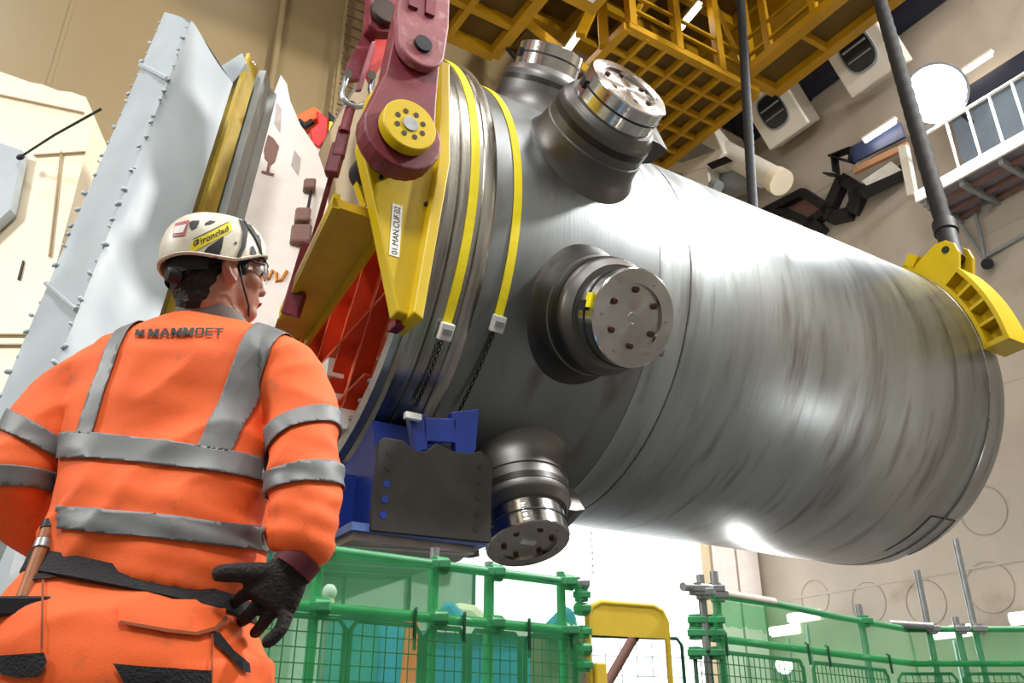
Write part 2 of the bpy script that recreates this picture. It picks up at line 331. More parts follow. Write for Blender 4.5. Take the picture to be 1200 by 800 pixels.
# ------------------------------------------------------------------ straps with ratchet blocks
def strap(s, r, a0, a1, lab, bpx, tail):
    t = thing('lashing_strap', lab, 'strap', C(s, r, a0), 'yellow lashing straps around the vessel neck')
    ar = [a0+(a1-a0)*k/60 for k in range(61)]
    MB().loft([[C(s-.05, r, a), C(s+.05, r, a), C(s+.05, r+.008, a), C(s-.05, r+.008, a)] for a in ar]).build('webbing', m_strap, t)
    c0 = C(s, r+.03, a0-.6); rad = (C(s, r+1, a0)-C(s, r, a0)).normalized(); tan = D.cross(rad)
    MB().box(lambda x, y, z: c0 + D*x + tan*y + rad*z, -.075, .075, -.09, .09, -.03, .05).build('ratchet_block', m_wplast, t, bevel=.015)
    MB().box(lambda x, y, z: c0 + D*x + tan*y + rad*z, -.05, .05, -.03, .03, .05, .065).build('block_clip', m_galv, t)
    e = tail
    pts = [c0.lerp(e, k/24) + rad*(.03*math.sin(k*math.pi/24)) for k in range(25)]
    mb = MB()
    for k in range(24):
        d = (pts[k+1]-pts[k]); sd = D if k % 2 else rad
        mb.tube([pts[k] - d*.1 + sd*.014, pts[k+1] + d*.1 + sd*.014], .007, 5).tube([pts[k] - d*.1 - sd*.014, pts[k+1] + d*.1 - sd*.014], .007, 5)
    mb.build('tail_chain', m_dark, t)
    return t
strap(3.44, 2.888, -36, 120, 'yellow lashing strap lying on the bright flange ring', None, C(3.42, 2.95, -53))
strap(4.03, 2.775, -32, 120, 'yellow lashing strap on the grey neck beside the tall nozzles', None, C(3.95, 2.86, -54))

# ------------------------------------------------------------------ red closing cover on the flange
cv = thing('closing_cover', 'orange red ribbed closing cover bolted over the vessel mouth', 'cover', V(3.1, 0, 0), mat=HALL @ Matrix.Translation((3.1, 0, 0)))
MB().lathe([(3.16, .01), (3.16, 2.3), (3.12, 2.32), (3.0, 2.70), (3.04, 2.72), (3.16, 2.72)], along, 96).build('cover_plate', m_orange, cv, True)
MB().lathe([(2.995, 2.66), (2.97, 2.68), (2.97, 2.83), (3.06, 2.83)], along, 96).build('sealing_rim', m_galv, cv, True)
def chord(p, dr, lim):   # ends of a chord of the disc
    b = p.dot(dr); c = p.dot(p)-lim*lim; q = math.sqrt(max(0, b*b-c)); return p + dr*(-b-q), p + dr*(-b+q)
d1 = Vector((1, 0.06)).normalized(); d2 = Vector((.57, .82)).normalized()
for dr, offs in ((d1, (-2.1, -1.35, -.6, .2, 1.0, 1.8)), (d2, (-2.0, -1.3, -.6, .1, .8, 1.5))):
    pr = Vector((-dr.y, dr.x))
    for o_ in offs:
        a, b = chord(pr*o_, dr, 2.5); 
        MB().prism([V(2.96, a.x, a.y), V(2.96, b.x, b.y), V(3.2, b.x, b.y), V(3.2, a.x, a.y)], N*(pr.x*.035)+Z*(pr.y*.035)).build('stiffener_rib', m_rib, cv)
MB().prism([V(2.93, 2.62*math.cos(R(a)), 2.62*math.sin(R(a))) for a in range(-12, 193, 6)], D*.02).build('filler_sheet', mat('tan_filler_sheet', '#b8a68a', 0.7, 0, .06, 1), cv, label='tan filler sheet over the upper half')  # sheet added to hide the red cover; what really stands there is unidentified
cb = MB().ell((0, 0, 0), (Vector((.03, 0, 0)), Vector((0, .03, 0)), Vector((0, 0, .03))), 8, 5).mesh('bolt_head'); cb.materials.append(m_galv)
copies('cover_bolt', cb, [Matrix.Translation(V(3.02, 2.55*math.cos(R(k*6)), 2.55*math.sin(R(k*6)))) for k in range(60)], cv)
for (n_, u_) in ((.55, -2.05), (.9, -2.35), (.35, -1.55)):
    MB().box(V, 2.9, 3.1, n_-.12, n_+.12, u_-.1, u_+.12).build('label_plate', m_label, cv)

# ------------------------------------------------------------------ yellow lifting frame with trunnion
def pris(pts, n0, n1): return MB().prism([V(s, n0, u) for s, u in pts], N*(n1-n0))
lf = thing('lifting_frame', 'yellow lifting frame bolted across the vessel flange with a trunnion', 'lifting frame', V(2.7, 0, 0), mat=HALL @ Matrix.Translation((2.7, 0, 0)))
cheek = pris([(2.25, .35), (2.6, .95), (3.0, 1.0), (3.05, -.25), (2.84, -1.98), (2.68, -1.97), (2.42, -1.03), (2.2, -.3)], 2.72, 2.9).build('cheek_plate', m_lift, lf, bevel=.02)
pris([(2.93, 1.0), (3.04, 1.0), (3.09, -.25), (2.88, -2.05), (2.78, -2.0), (2.97, -.25)], 2.6, 3.02).build('edge_flange', m_lift, lf, bevel=.015)
pris([(2.72, -1.95), (2.82, -1.95), (2.82, -2.04), (2.72, -2.04)], 2.6, 2.76).build('foot_block', m_maroon, lf, bevel=.01)
for (s_, u_) in ((2.42, -.62), (2.9, -.75)):
    MB().cyl(V(s_, 2.9, u_), V(s_, 2.925, u_), .022, 10).build('screw', m_dark, lf)
lp = MB().box(V, 2.56, 2.66, 2.9, 2.906, -1.42, -.86).build('label_plate', m_label, lf, label='white label with black lettering')
tv, tf = text_data('01.MAN.CUF.02')
MB().add([V(2.64-.06*y, 2.909, -1.40+.52*x) for x, y in tv], tf).build('lettering', m_ink, lp, fix=False)
# bottom flange of the cross beam running to the far side, and its stiffener
b0, b1, c0, c1 = V(2.05, 2.7, -.95), V(2.40, -.25, -.95), V(2.62, 2.7, -.95), V(2.85, -.25, -.95)
MB().prism([b0, b1, c1, c0], Z*.09).build('beam_flange', mat('shaded_lifting_yellow', '#c9a41c', 0.45, 0, 0.12, 2), lf)  # browner yellow: shade under the beam put into the colour
e_ = (b1-b0).normalized(); 
MB().prism([p-Z*.015 for p in (b0, b1, b1+(c1-b1)*.16, b0+(c0-b0)*.12)], Z*.16 ).build('beam_edge', m_lift, lf)
MB().prism([c0, c1, c1+(b1-c1)*.1, c0+(b0-c0)*.08], Z*(-.10)).build('beam_edge', m_lift, lf)
MB().prism([PN(412, 214, 2.5), PN(424, 246, 2.5), PN(437, 236, 2.5), PN(441, 190, 2.5), PN(428, 160, 2.5)], N*.1).build('end_stiffener', m_lift, lf)
tr = V(2.44, 0, -.38); ts, tu = 2.44, -.38
MB().cyl(V(ts, 2.5, tu), V(ts, 3.32, tu), .2, 32).build('trunnion', m_dark, lf, True)
capm = MB().cyl(V(ts, 3.36, tu), V(ts, 3.48, tu), .265, 48).build('trunnion_cap', m_lift, lf, True, bevel=.012)
MB().cyl(V(ts, 3.48, tu), V(ts, 3.495, tu), .075, 24).build('centre_disc', m_galv, capm, True)
for k in range(8):
    t = R(k*45+22); MB().cyl(V(ts+.135*math.cos(t), 3.48, tu+.135*math.sin(t)), V(ts+.135*math.cos(t), 3.486, tu+.135*math.sin(t)), .026, 14).build('bolt_hole', m_black, capm)

# ------------------------------------------------------------------ maroon hoist links
def arc(c, r, a0, a1, k=16): return [(c[0]+r*math.cos(R(a0+(a1-a0)*i/k)), c[1]+r*math.sin(R(a0+(a1-a0)*i/k))) for i in range(k+1)]
hl = thing('hoist_link', 'maroon hoist link carrying the yellow trunnion cap at its round lower eye', 'hoist link', V(ts, 3.2, tu))
pris(arc((ts, tu), .39, 155, 395) + [(2.76, .1), (2.80, 1.4), (2.34, 1.4), (2.22, .25)], 3.12, 3.34).build('link_plate', m_maroon, hl, bevel=.02)
pc = (2.52, .62)
pris(arc(pc, .245, 190, 360) + [(2.80, 1.0), (2.78, 3.2), (2.38, 3.2), (2.24, .9)], 3.35, 3.46).build('fork_plate', m_pink, hl, bevel=.02)
for ds in (-.12, .06): pris([(2.46+ds, 1.02), (2.56+ds, 1.02), (2.58+ds, 3.2), (2.48+ds, 3.2)], 3.46, 3.5).build('fork_rib', m_maroon, hl)
MB().cyl(V(pc[0], 3.2, pc[1]), V(pc[0], 3.50, pc[1]), .09, 24).build('link_pin', m_dark, hl, True)
pris([(2.38, 3.2), (2.78, 3.2), (2.74, 12.8), (2.44, 12.8)], 3.2, 3.46).build('hoist_bar', m_maroon, hl)
# far link: sheave housing, red shackle plates, tie rod
hx = thing('sheave_block', 'dark maroon sheave block with a large round pin above the grey shackle', 'sheave block', PN(450, 20, 1.6))
def pn(pts, n): return [PN(x, y, n) for x, y in pts]
MB().prism(pn([(424, 42), (436, 50), (462, 52), (478, 40), (487, 0), (492, -60), (430, -60), (427, 0)], 1.6), N*.22).build('housing', m_maroon, hx, bevel=.02)
c_ = PN(449, 18, 1.83); MB().cyl(c_, c_+N*.1, .185, 36).build('sheave_pin', mat('dark_pin', '#3a2b24', 0.5, 0.4, 0.3, 6), hx, True, bevel=.02)
MB().prism(pn([(425, 40), (440, 48), (424, 96), (403, 98), (404, 80)], 1.55), N*.08).build('side_plate', m_maroon, hx)
MB().prism(pn([(437, 50), (458, 50), (452, 70), (432, 100), (427, 88)], 1.7), N*.06).build('red_plate', m_red, hx)
MB().prism(pn([(434, 52), (438, 52), (422, 108), (416, 108)], 1.78), N*.06).build('tongue_plate', m_pink, hx)
MB().prism(pn([(424, -60), (492, -60), (480, -700), (440, -700)], 1.6), N*.2).build('hoist_bar', m_maroon, hx)
sh = thing('shackle', 'grey bow shackle hanging under the dark maroon sheave block', 'shackle', PN(418, 110, 1.75))
bow = [PN(408, 84, 1.75)] + [PN(418+17*math.cos(R(t)), 110+15*math.sin(R(t)), 1.75) for t in range(200, -21, -20)] + [PN(437, 86, 1.75)]
MB().tube(bow, .035, 12).build('bow', m_galv, sh, True)
for x, y in ((408, 86), (436, 88)): MB().cyl(PN(x, y, 1.68), PN(x, y, 1.86), .05, 14).build('pin_eye', m_galv, sh, True)
rd = thing('tie_rod', 'maroon tie rod with a turnbuckle running down behind the yellow frame', 'tie rod', PN(345, 370, 1.0))
MB().tube(pn([(412, 122), (403, 155)], 1.7), .06, 10).build('upper_rod', m_maroon, rd, True)
p = pn([(404, 150), (396, 185)], 1.65); MB().bar(p[0], p[1], .13, .1).build('turnbuckle', m_maroon, rd, bevel=.02)
p = pn([(398, 170), (388, 205)], 1.62); MB().bar(p[0], p[1], .15, .12).build('sleeve', m_maroon, rd, bevel=.02)
p1_, p2_ = PN(390, 200, 1.6), PN(366, 285, 1.1); MB().cyl(p1_, p2_, .03, 10).build('middle_rod', m_maroon, rd, True)
p3_ = PN(340, 370, .75); MB().bar(p2_, p3_, .2, .14).build('lower_arm', m_maroon, rd, bevel=.02)

# ------------------------------------------------------------------ blue saddle, dark side plate
sd = thing('saddle', 'blue steel saddle under the vessel flange with a dark bolted plate', 'saddle', V(3.4, 1, -3.2), mat=HALL @ Matrix.Translation((3.4, -1, -3.2)))
MB().prism([C(3.05, 2.96, a) for a in range(-58, -123, -4)] + [V(3.05, -1.6, -3.72), V(3.05, 2.05, -3.72)], D*.75).build('saddle_body', m_blue, sd)
for n_ in (-1.2, -.4, .4, 1.2): MB().box(V, 2.72, 3.05, n_-.04, n_+.04, -3.72, -3.0).build('gusset', m_blue, sd)
MB().box(V, 2.66, 4.0, -1.7, 2.25, -3.79, -3.72).build('base_flange', mat('pale_blue_edge', '#5a74b4', 0.4, 0, 0.2, 4), sd)
bp = MB()
PLN = 2.22
mpx = [(447, 514), (470, 518), (480, 528), (496, 531), (508, 521), (526, 530), (545, 533), (560, 530), (574, 542), (571, 637), (431, 623), (441, 520)]
MB().prism(pn(mpx, PLN), N*.06).build('side_plate', m_blackp, sd, bevel=.008, label='dark brown plate with two columns of holes')
for x, y in ((457, 530), (456, 548), (453, 567), (451, 585), (449, 603), (563, 547), (562, 565), (561, 583), (559, 602), (558, 619)):
    p = PN(x, y, PLN+.06); MB().cyl(p, p+N*.004, .035, 14).build('plate_hole', m_black if x > 500 or y < 560 else m_blue, sd)
for pts in ([(475, 492), (494, 488), (496, 530), (482, 533)], [(524, 486), (556, 482), (552, 530), (542, 545), (530, 541)], [(490, 492), (530, 494), (528, 522), (492, 520)]):
    MB().prism(pn(pts, PLN-.12), N*.1).build('hanger', m_blue, sd, bevel=.01)
p = PN(482, 489, PLN); MB().box(lambda x, y, z: p+D*x+N*y+Z*z, -.08, .08, 0, .06, -.03, .03).build('hanger_tag', m_label, sd)
MB().box(V, 2.7, 3.9, -1.6, 2.2, -3.86, -3.79).build('skid_plate', mat('chequer_plate', '#8a7f7c', 0.35, 0.6, 0.25, 4), sd)
for k in range(9):
    MB().prism([V(2.72, -1.5+k*.42, -3.865), V(2.72, -1.4+k*.42, -3.865), V(3.88, -1.15+k*.42, -3.865), V(3.88, -1.25+k*.42, -3.865)], Z*.01).build('skid_bar', m_galv, sd)
# ================================================================== overhead crane
cr = thing('overhead_crane', 'yellow overhead crane with grid decks, stairs and posts spanning the hall', 'crane', W(13, -5, 20), mat=HALL @ Matrix.Translation((13, 5, 20)))
def cbox(name, s0, s1, n0, n1, z0, z1, m=m_yel): return MB().box(W, s0, s1, n0, n1, z0, z1).build(name, m, cr)
def deck(s0, s1, n0, n1, z, ds, dn, bw=.12, bh=.3, edge=.26):
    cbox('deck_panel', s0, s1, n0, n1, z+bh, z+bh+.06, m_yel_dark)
    k = max(1, round((s1-s0)/ds))
    for i in range(k+1):
        s = s0+(s1-s0)*i/k; e = edge if i in (0, k) else bw; cbox('joist', s-e/2, s+e/2, n0, n1, z, z+bh)
    k = max(1, round((n1-n0)/dn))
    for i in range(k+1):
        n = n0+(n1-n0)*i/k; e = edge if i in (0, k) else bw; cbox('cross_joist', s0, s1, n-e/2, n+e/2, z+.02, z+bh)
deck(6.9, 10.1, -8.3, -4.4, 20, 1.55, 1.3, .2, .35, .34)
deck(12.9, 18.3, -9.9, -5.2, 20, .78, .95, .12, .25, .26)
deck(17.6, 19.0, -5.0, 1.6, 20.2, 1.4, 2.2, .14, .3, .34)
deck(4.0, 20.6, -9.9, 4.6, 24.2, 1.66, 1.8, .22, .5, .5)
# handrails and posts of the grid deck
for s in (13.05, 14.9, 16.7, 18.2): cbox('post', s-.13, s+.13, -5.3, -5.05, 20.2, 24.2)
for z in (20.9, 21.5): cbox('handrail', 12.9, 18.3, -5.22, -5.12, z, z+.09)
for n in (-4.0, -2.2, -.4): cbox('post', 17.6, 17.82, n-.1, n+.1, 20.4, 24.2)
for z in (21.0, 21.7): cbox('handrail', 17.62, 17.72, -5, 1.6, z, z+.09)
for a, b in (((13.1, 20.4), (14.8, 24.1)), ((16.7, 24.1), (18.2, 20.5))): MB().bar(W(a[0], -5.3, a[1]), W(b[0], -5.3, b[1]), .14, .1).build('brace', m_yel, cr)
for a, b in (((12.8, 20.1), (12.8, 24.1)), ((11.9, 20.1), (12.8, 22.5))): MB().bar(W(a[0], -6.2, a[1]), W(b[0], -6.2, b[1]), .3, .2).build('brace', m_yel, cr)
# trolley box with a white sign plate on its underside
cbox('trolley_box', 8.6, 11.7, -5.3, -1.6, 20.0, 22.4)
mb = MB().box(W, 9.4, 11.4, -4.9, -3.6, 19.97, 20.0); sg = mb.build('sign_plate', m_label, cr)
MB().box(W, 11.05, 11.25, -4.5, -4.05, 19.955, 19.97).build('sign_print', m_blue, sg)
MB().box(W, 10.5, 10.9, -4.55, -4.4, 19.955, 19.97).build('sign_print', m_blue, sg)
# stair flight
sa, sb = PZ(612, 22, 20.4), PZ(700, 92, 19.6); sa2, sb2 = PZ(590, 48, 20.4), PZ(650, 118, 19.6)
for a, b in ((sa, sb), (sa2, sb2)): MB().bar(a, b, .35, .08).build('stringer', m_yel, cr)
for k in range(10):
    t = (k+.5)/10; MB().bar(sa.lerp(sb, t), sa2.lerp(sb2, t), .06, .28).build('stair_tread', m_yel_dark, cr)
MB().bar(PZ(594, 56, 20), PZ(614, 80, 19.6), .1, .1).build('stair_rail', m_dark, cr)
cbox('end_carriage', 19.0, 20.4, -10.5, 4.6, 23.4, 24.15, m_yel)
m_tube = emit('lit_tube', '#fff2dc', 14)
def tube_lamp(p, dr, L, lab, r=.09, grp='tube lamps of the hall'):
    t = thing('tube_lamp', lab, 'lamp', p, grp); dr = Vector(dr).normalized()
    MB().tube([p-dr*L/2, p+dr*L/2], r, 10).build('lit_tube', m_tube, t, True)
    MB().bar(p-dr*(L/2+.05)+Z*(r+.04), p+dr*(L/2+.05)+Z*(r+.04), .08, r*2.4).build('housing', m_white, t)
tube_lamp(PZ(676, 44, 21.0), N + Z*.25, 1.3, 'lit tube lamp under the yellow crane nearest the tall rear nozzle')
tube_lamp(PZ(807, 22, 22.6), N + Z*.2, 1.1, 'lit tube lamp high in the crane left of the thin black sling')

# ================================================================== right wall fittings
def sq(pts, s): return [PS(x, y, s) for x, y in pts]
def slab(name, pts, s, th, m, root, **k): return MB().prism(sq(pts, s), D*th).build(name, m, root, **k)
t = thing('air_duct', 'long dark navy duct running along the top of the right wall', 'duct', W(21.4, -2, 22))
MB().box(W, 21.42, 21.92, -10.9, 6, 21.9, 24.1).build('duct_body', m_navy, t)
for n in (-9, -5.8, -2.4, 1, 4.2): MB().box(W, 21.38, 21.96, n-.08, n+.08, 21.86, 24.14).build('duct_flange', m_dark, t)
def air_unit(x, y, lab, k=1.0):
    c = PS(x, y, 20.3); e2 = (-Z*.82 + D*.57).normalized(); e1 = N; e3 = e1.cross(e2)
    if e3.dot(D) > 0: e3 = -e3
    t = thing('air_outlet', lab, 'air outlet', c, 'white air outlets under the duct')
    F = lambda a, b, d: c + e1*a*k + e2*b*k + e3*d*k
    MB().box(F, -.95, .95, -1.15, 1.15, -.9, 0).build('casing', m_white, t, bevel=.06)
    def oval(r, d): return [F(.5*r*(abs(math.cos(q))**.7)*(1 if math.cos(q) > 0 else -1), .62*r*(abs(math.sin(q))**.7)*(1 if math.sin(q) > 0 else -1), d) for q in [2*math.pi*i/32 for i in range(32)]]
    MB().prism(oval(1.12, .0), e3*.05).build('rim', m_gpaint, t)
    MB().prism(oval(1.0, .03), e3*.04).build('dark_opening', m_glass, t)
    MB().box(F, -.42, .42, -.22, -.16, .06, .1).build('blade', m_gpaint, t)
    MB().box(F, -.42, .42, .16, .2, .06, .09).build('blade', m_gpaint, t)
air_unit(1005, 60, 'white air outlet with oval opening, nearest the glaring flood lamp'); air_unit(906, 130, 'white air outlet with oval opening, beside the thin black sling', .95)
# white hoist machine
hm = thing('hoist_machine', 'white hoist machine with a barrel beneath the yellow grid deck', 'hoist', PS(830, 180, 20))
slab('machine_body', [(776, 165), (784, 156), (819, 137), (834, 146), (848, 178), (838, 192), (800, 203), (772, 198)], 19.6, 1.6, m_white, hm, bevel=.05)
slab('side_cover', [(788, 190), (813, 163), (838, 176), (800, 190)], 19.58, .05, m_gpaint, hm)
slab('vent', [(828, 192), (850, 183), (858, 188), (834, 198)], 19.57, .05, m_dark, hm)
MB().cyl(PS(838, 172, 20.2), PS(912, 212, 20.2), .42, 24).build('barrel', m_white, hm, True)
MB().cyl(PS(909, 210, 20.2), PS(916, 214, 20.2), .46, 24).build('barrel_end', m_cream, hm, True)
slab('bracket', [(800, 203), (828, 196), (832, 222), (806, 226)], 19.7, .6, m_white, hm)
slab('lower_box', [(834, 205), (870, 196), (880, 215), (842, 228)], 20.4, .6, m_gpaint, hm)
MB().cyl(PS(836, 216, 19.5), PS(842, 219, 19.5), .22, 16).build('wheel', m_gpaint, hm, True)
# dark bracket frames below it
bf = thing('pipe_bracket', 'black welded pipe bracket frame on the right wall above the vessel', 'bracket', PS(960, 240, 21.6))
def frame(pts, wd, s=21.78, m=m_black, root=None, name='frame_bar', closed=True):
    q = sq(pts, s)
    for i in range(len(q) if closed else len(q)-1): MB().bar(q[i], q[(i+1) % len(q)], .35, wd, side=D).build(name, m, root or bf)
frame([(888, 254), (943, 226), (972, 246), (950, 262), (925, 250)], .3); frame([(972, 246), (988, 210), (1010, 224), (998, 250), (975, 256)], .38)
frame([(998, 232), (1062, 200)], .36, closed=False); frame([(948, 262), (962, 276)], .6, closed=False)
slab('back_plate', [(912, 246), (943, 232), (962, 246), (945, 256)], 21.9, .06, m_print, bf)
pf = thing('work_platform', 'small blue work platform with orange plank below the flood lamp', 'platform', PS(1030, 180, 21.4))
slab('blue_panel', [(996, 172), (1054, 143), (1060, 160), (1000, 190)], 21.3, .1, mat('dusk_blue', '#39456b', 0.5), pf)
slab('plank', [(999, 196), (1062, 166), (1062, 173), (1000, 203)], 21.2, .15, mat('orange_plank', '#b98a66', 0.6), pf)
slab('sheet', [(1010, 212), (1044, 189), (1055, 199), (1019, 221)], 21.25, .08, m_label, pf)
slab('tray', [(1005, 222), (1060, 198), (1062, 206), (1010, 231)], 21.2, .2, m_black, pf)
slab('white_post', [(1052, 172), (1061, 169), (1072, 226), (1063, 229)], 21.0, .2, m_white, pf)
frame([(974, 184), (1000, 174), (998, 190), (976, 184)], .05, 21.3, m_dark, pf, 'lattice_bar'); frame([(978, 186), (980, 202)], .05, 21.3, m_dark, pf, 'lattice_bar', False); frame([(968, 204), (986, 206)], .05, 21.3, m_dark, pf, 'lattice_bar', False)
tube_lamp(PS(1031, 154, 21.0), N, 1.1, 'lit tube lamp above the blue work platform panel', .07)
# gangway
gz = PS(1075, 236, 20.2).z; gn = sn(PS(1075, 236, 20.2))[1]
gw = thing('gangway', 'gangway with white railing and ribbed dark underside on the right wall', 'gangway', W(21, gn+2, gz))
MB().box(W, 20.2, 22, gn, 9, gz, gz+.12).build('deck_plate', mat('gangway_deck', '#7d7880', 0.6), gw)
MB().box(W, 20.12, 20.2, gn, 9, gz-.06, gz+.28).build('kick_board', m_white, gw)
for k in range(9): MB().box(W, 20.25, 22, gn+.1+k*1.1, gn+.22+k*1.1, gz-.22, gz).build('cross_beam', m_gpaint, gw)
for s in (20.7, 21.3, 21.85): MB().box(W, s-.06, s+.06, gn, 9, gz-.14, gz).build('long_beam', m_print, gw)
for k in range(10):
    n = gn+1.35+k*.62; MB().cyl(W(20.16, n, gz+.2), W(20.16, n, gz+1.85), .035, 8).build('railing_post', m_white, gw)
MB().cyl(W(20.16, gn+.3, gz+1.85), W(20.16, 9, gz+1.85), .05, 8).build('handrail', m_white, gw)
MB().box(W, 21.6, 21.9, gn+.8, 9, gz+.12, gz+2.9).build('control_panel_wall', mat('bluish_panel', '#6d7a86', 0.5, 0, 0.2, 1), gw)
MB().box(W, 21.5, 21.95, gn+.8, 9, gz+2.9, gz+3.6).build('panel_head', m_navy, gw)
tube_lamp(PS(1137, 80, 21.3), N, 1.3, 'lit tube lamp over the gangway railing', .06)
wt = thing('wall_conduit', 'thin grey conduits running down the right wall beside the thick sling', 'conduit', PS(1110, 280, 21.9))
for pts in ([(1098, 228), (1130, 268), (1156, 308)], [(1143, 250), (1150, 280), (1154, 308)], [(1156, 300), (1205, 272)]):
    MB().tube(sq(pts, 21.9), .05, 8).build('pipe', m_gpaint, wt, True)
MB().cyl(PS(1157, 309, 21.9), PS(1157, 309, 21.6), .16, 14).build('junction_box', m_dark, wt, True)
hb = thing('wall_lamp', 'small unlit wall lamp hanging below the gangway', 'lamp', PS(1155, 240, 21.6))
MB().tube(sq([(1150, 228), (1154, 236), (1157, 243)], 21.6), [.05, .1, .16], 12).build('shade', m_galv, hb, True)
MB().box(lambda x, y, z: PS(1150, 226, 21.6)+D*x+N*y+Z*z, 0, .3, -.08, .08, -.06, .06).build('mount', m_dark, hb)
# the glaring flood lamp
fc = PS(1096, 110, 19.8); fl = thing('flood_lamp_head', 'glaring white flood lamp beside the gangway railing', 'flood lamp', fc)
fd = (V(7, 3, 0)-fc).normalized(); fu = (Z-fd*Z.dot(fd)).normalized(); fr_ = fd.cross(fu)
FL = lambda x, y, z: fc + fr_*x + fu*y + fd*z
MB().lathe([(-.5, .25), (-.3, .7), (-.02, .86), (.04, .86), (.04, .8)], FL, 32, True).build('reflector', m_galv, fl, True)
MB().lathe([(0.05, .02), (.05, .78)], FL, 32).build('lens', emit('flood_lens', '#f4fbff', 40), fl)
MB().bar(fc-fd*.4, W(21.44, sn(fc)[1], fc.z-.3), .1, .1).build('arm', m_dark, fl)
area('flood_or_fill_light', FL(0, 0, .12), V(8, 2, 0), 1.3, 1600, (.95, .98, 1))

# ================================================================== slings and the tail lug
def sling(pts, r, lab, name='sling', turns=2.2):
    t = thing(name, lab, 'sling', pts[-1], 'black lifting slings'); mb = MB(); K = 160; a, b = Vector(pts[0]), Vector(pts[-1]); L = (b-a).length
    u = (b-a).normalized(); e = (RX-u*RX.dot(u)).normalized(); q = u.cross(e); rings = []
    for k in range(K+1):
        c = a.lerp(b, k/K); ph = k/K*L*turns
        rings.append([c + (e*math.cos(x) + q*math.sin(x))*r*(.9+.1*abs(math.cos(1.5*(x-ph)))) for x in [2*math.pi*j/18 for j in range(18)]])
    mb.loft(rings).build('strand', m_cable, t, True); return t
c0_ = PN(868, 0, -2.5); c1_ = PN(885, 290, -2.5); cd_ = (c0_-c1_).normalized(); sling([c0_+cd_*((24.1-c0_.z)/cd_.z), c1_], .125, 'thinner black twisted sling hanging behind the vessel', turns=9)
EYE = C(12.98, 3.26, 41); tp = PN(1031, 0, 1.2); dd = (tp-EYE).normalized()
t = sling([EYE+dd*14, EYE-dd*.05], .155, 'thick black sling hooked to the yellow tail lug', turns=5)
MB().tube([EYE+dd*.5, EYE+dd*.75], .2, 16).build('sling_collar', m_black, t, True)
MB().tube([EYE-dd*.2, EYE+dd*.55], .17, 16).build('end_sleeve', m_black, t, True)
tl = thing('tail_lug', 'yellow ribbed tail lug clamped on the bottom end of the vessel', 'lifting lug', C(13.0, 2.9, 28), mat=HALL @ Matrix.Translation((13, 0, 0)))
def sector(s0, s1, r0, r1, a0, a1, k=14):
    mb = MB(); rings = []
    for i in range(k+1):
        a = a0+(a1-a0)*i/k; rings.append([C(s0, r0, a), C(s1, r0, a), C(s1, r1, a), C(s0, r1, a)])
    return mb.loft(rings)
sector(12.72, 13.3, 2.715, 2.78, 4, 52).build('base_shoe', m_lift, tl)
sector(13.0, 13.06, 2.78, 3.08, 6, 50).build('web', m_lift, tl)
sector(12.72, 13.3, 3.05, 3.12, 5, 33).build('outer_shoe', m_lift, tl)
for a in (5, 12, 19, 26, 33): sector(12.74, 13.28, 2.75, 3.1, a-.5, a+.5, 1).build('rib', m_lift, tl)
sector(12.72, 13.3, 2.70, 3.13, 3.6, 5, 1).build('end_plate', m_lift, tl)
sector(12.72, 13.3, 2.75, 3.0, 48, 52, 2).build('tail_block', m_lift, tl)
for s in (12.76, 13.16):
    pts = [C(s, 2.76, 33), C(s, 3.12, 33), C(s, 3.34, 36.5), C(s, 3.42, 39.5), C(s, 3.40, 42.5), C(s, 3.28, 45.0), C(s, 2.76, 49)]
    ck = MB().prism(pts, D*.07).build('cheek_plate', m_lift, tl, bevel=.015)
    MB().cyl(C(s-.02, 3.26, 40.5), C(s+.1, 3.26, 40.5), .065, 18).build('pin', m_black, ck, True)

# ================================================================== wrapped columns and crates at the left
LEAN = Vector((0, math.sin(R(11.5)), math.cos(R(11.5))))
def lean_pt(x, y, Y, ty):        # a point of the leaning edge through pixel (x, y) at depth Y, seen at picture height ty
    p = PY(x, y, Y); lo, hi = -8.0, 14.0
    for _ in range(50):
        m = (lo+hi)/2
        if pix(p+LEAN*m)[1] > ty: lo = m
        else: hi = m
    return p+LEAN*lo
def to_floor(x, y, Y): p = PY(x, y, Y); return p - LEAN*(p.z/LEAN.z)
def crumple(b0, t0, b1, t1, nu=14, nv=60, amp=.025, seed=0):
    nrm = (b1-b0).cross(t0-b0).normalized(); mb = MB(); vs = []
    for j in range(nv+1):
        for i in range(nu+1):
            u, v = i/nu, j/nv; p = b0.lerp(b1, u).lerp(t0.lerp(t1, u), v)
            e = abs(u-.5)*2; q = noise.noise(p*1.6+Vector((seed, 0, 0)))*1.2 + noise.noise(Vector((p.x*4, p.y*4, p.z*2.2+seed)))*.5*(.4+e)
            vs.append(p + nrm*(q*amp*(1 if 0 < i < nu else 0)))
    fs = [(j*(nu+1)+i, j*(nu+1)+i+1, (j+1)*(nu+1)+i+1, (j+1)*(nu+1)+i) for j in range(nv) for i in range(nu)]
    return mb.add(vs, fs)
wc = thing('wrapped_column', 'tall leaning column wrapped in shiny white sheeting behind the worker', 'wrapped column', to_floor(55, 450, 5.4))
E1b, E1t = to_floor(4, 455, 5.8), lean_pt(4, 455, 5.8, 14)
E2b, E2t = to_floor(62, 440, 5.4), lean_pt(62, 440, 5.4, 24)
E3b, E3t = to_floor(190, 360, 6.1), lean_pt(190, 360, 6.1, 98)
E4b, E4t = E1b+E3b-E2b, E1t+E3t-E2t
crumple(E1b, E1t, E2b, E2t, seed=1).build('wrap_face', m_film, wc, True, fix=False)
crumple(E2b, E2t, E3b, E3t, seed=5).build('wrap_face', m_film, wc, True, fix=False)
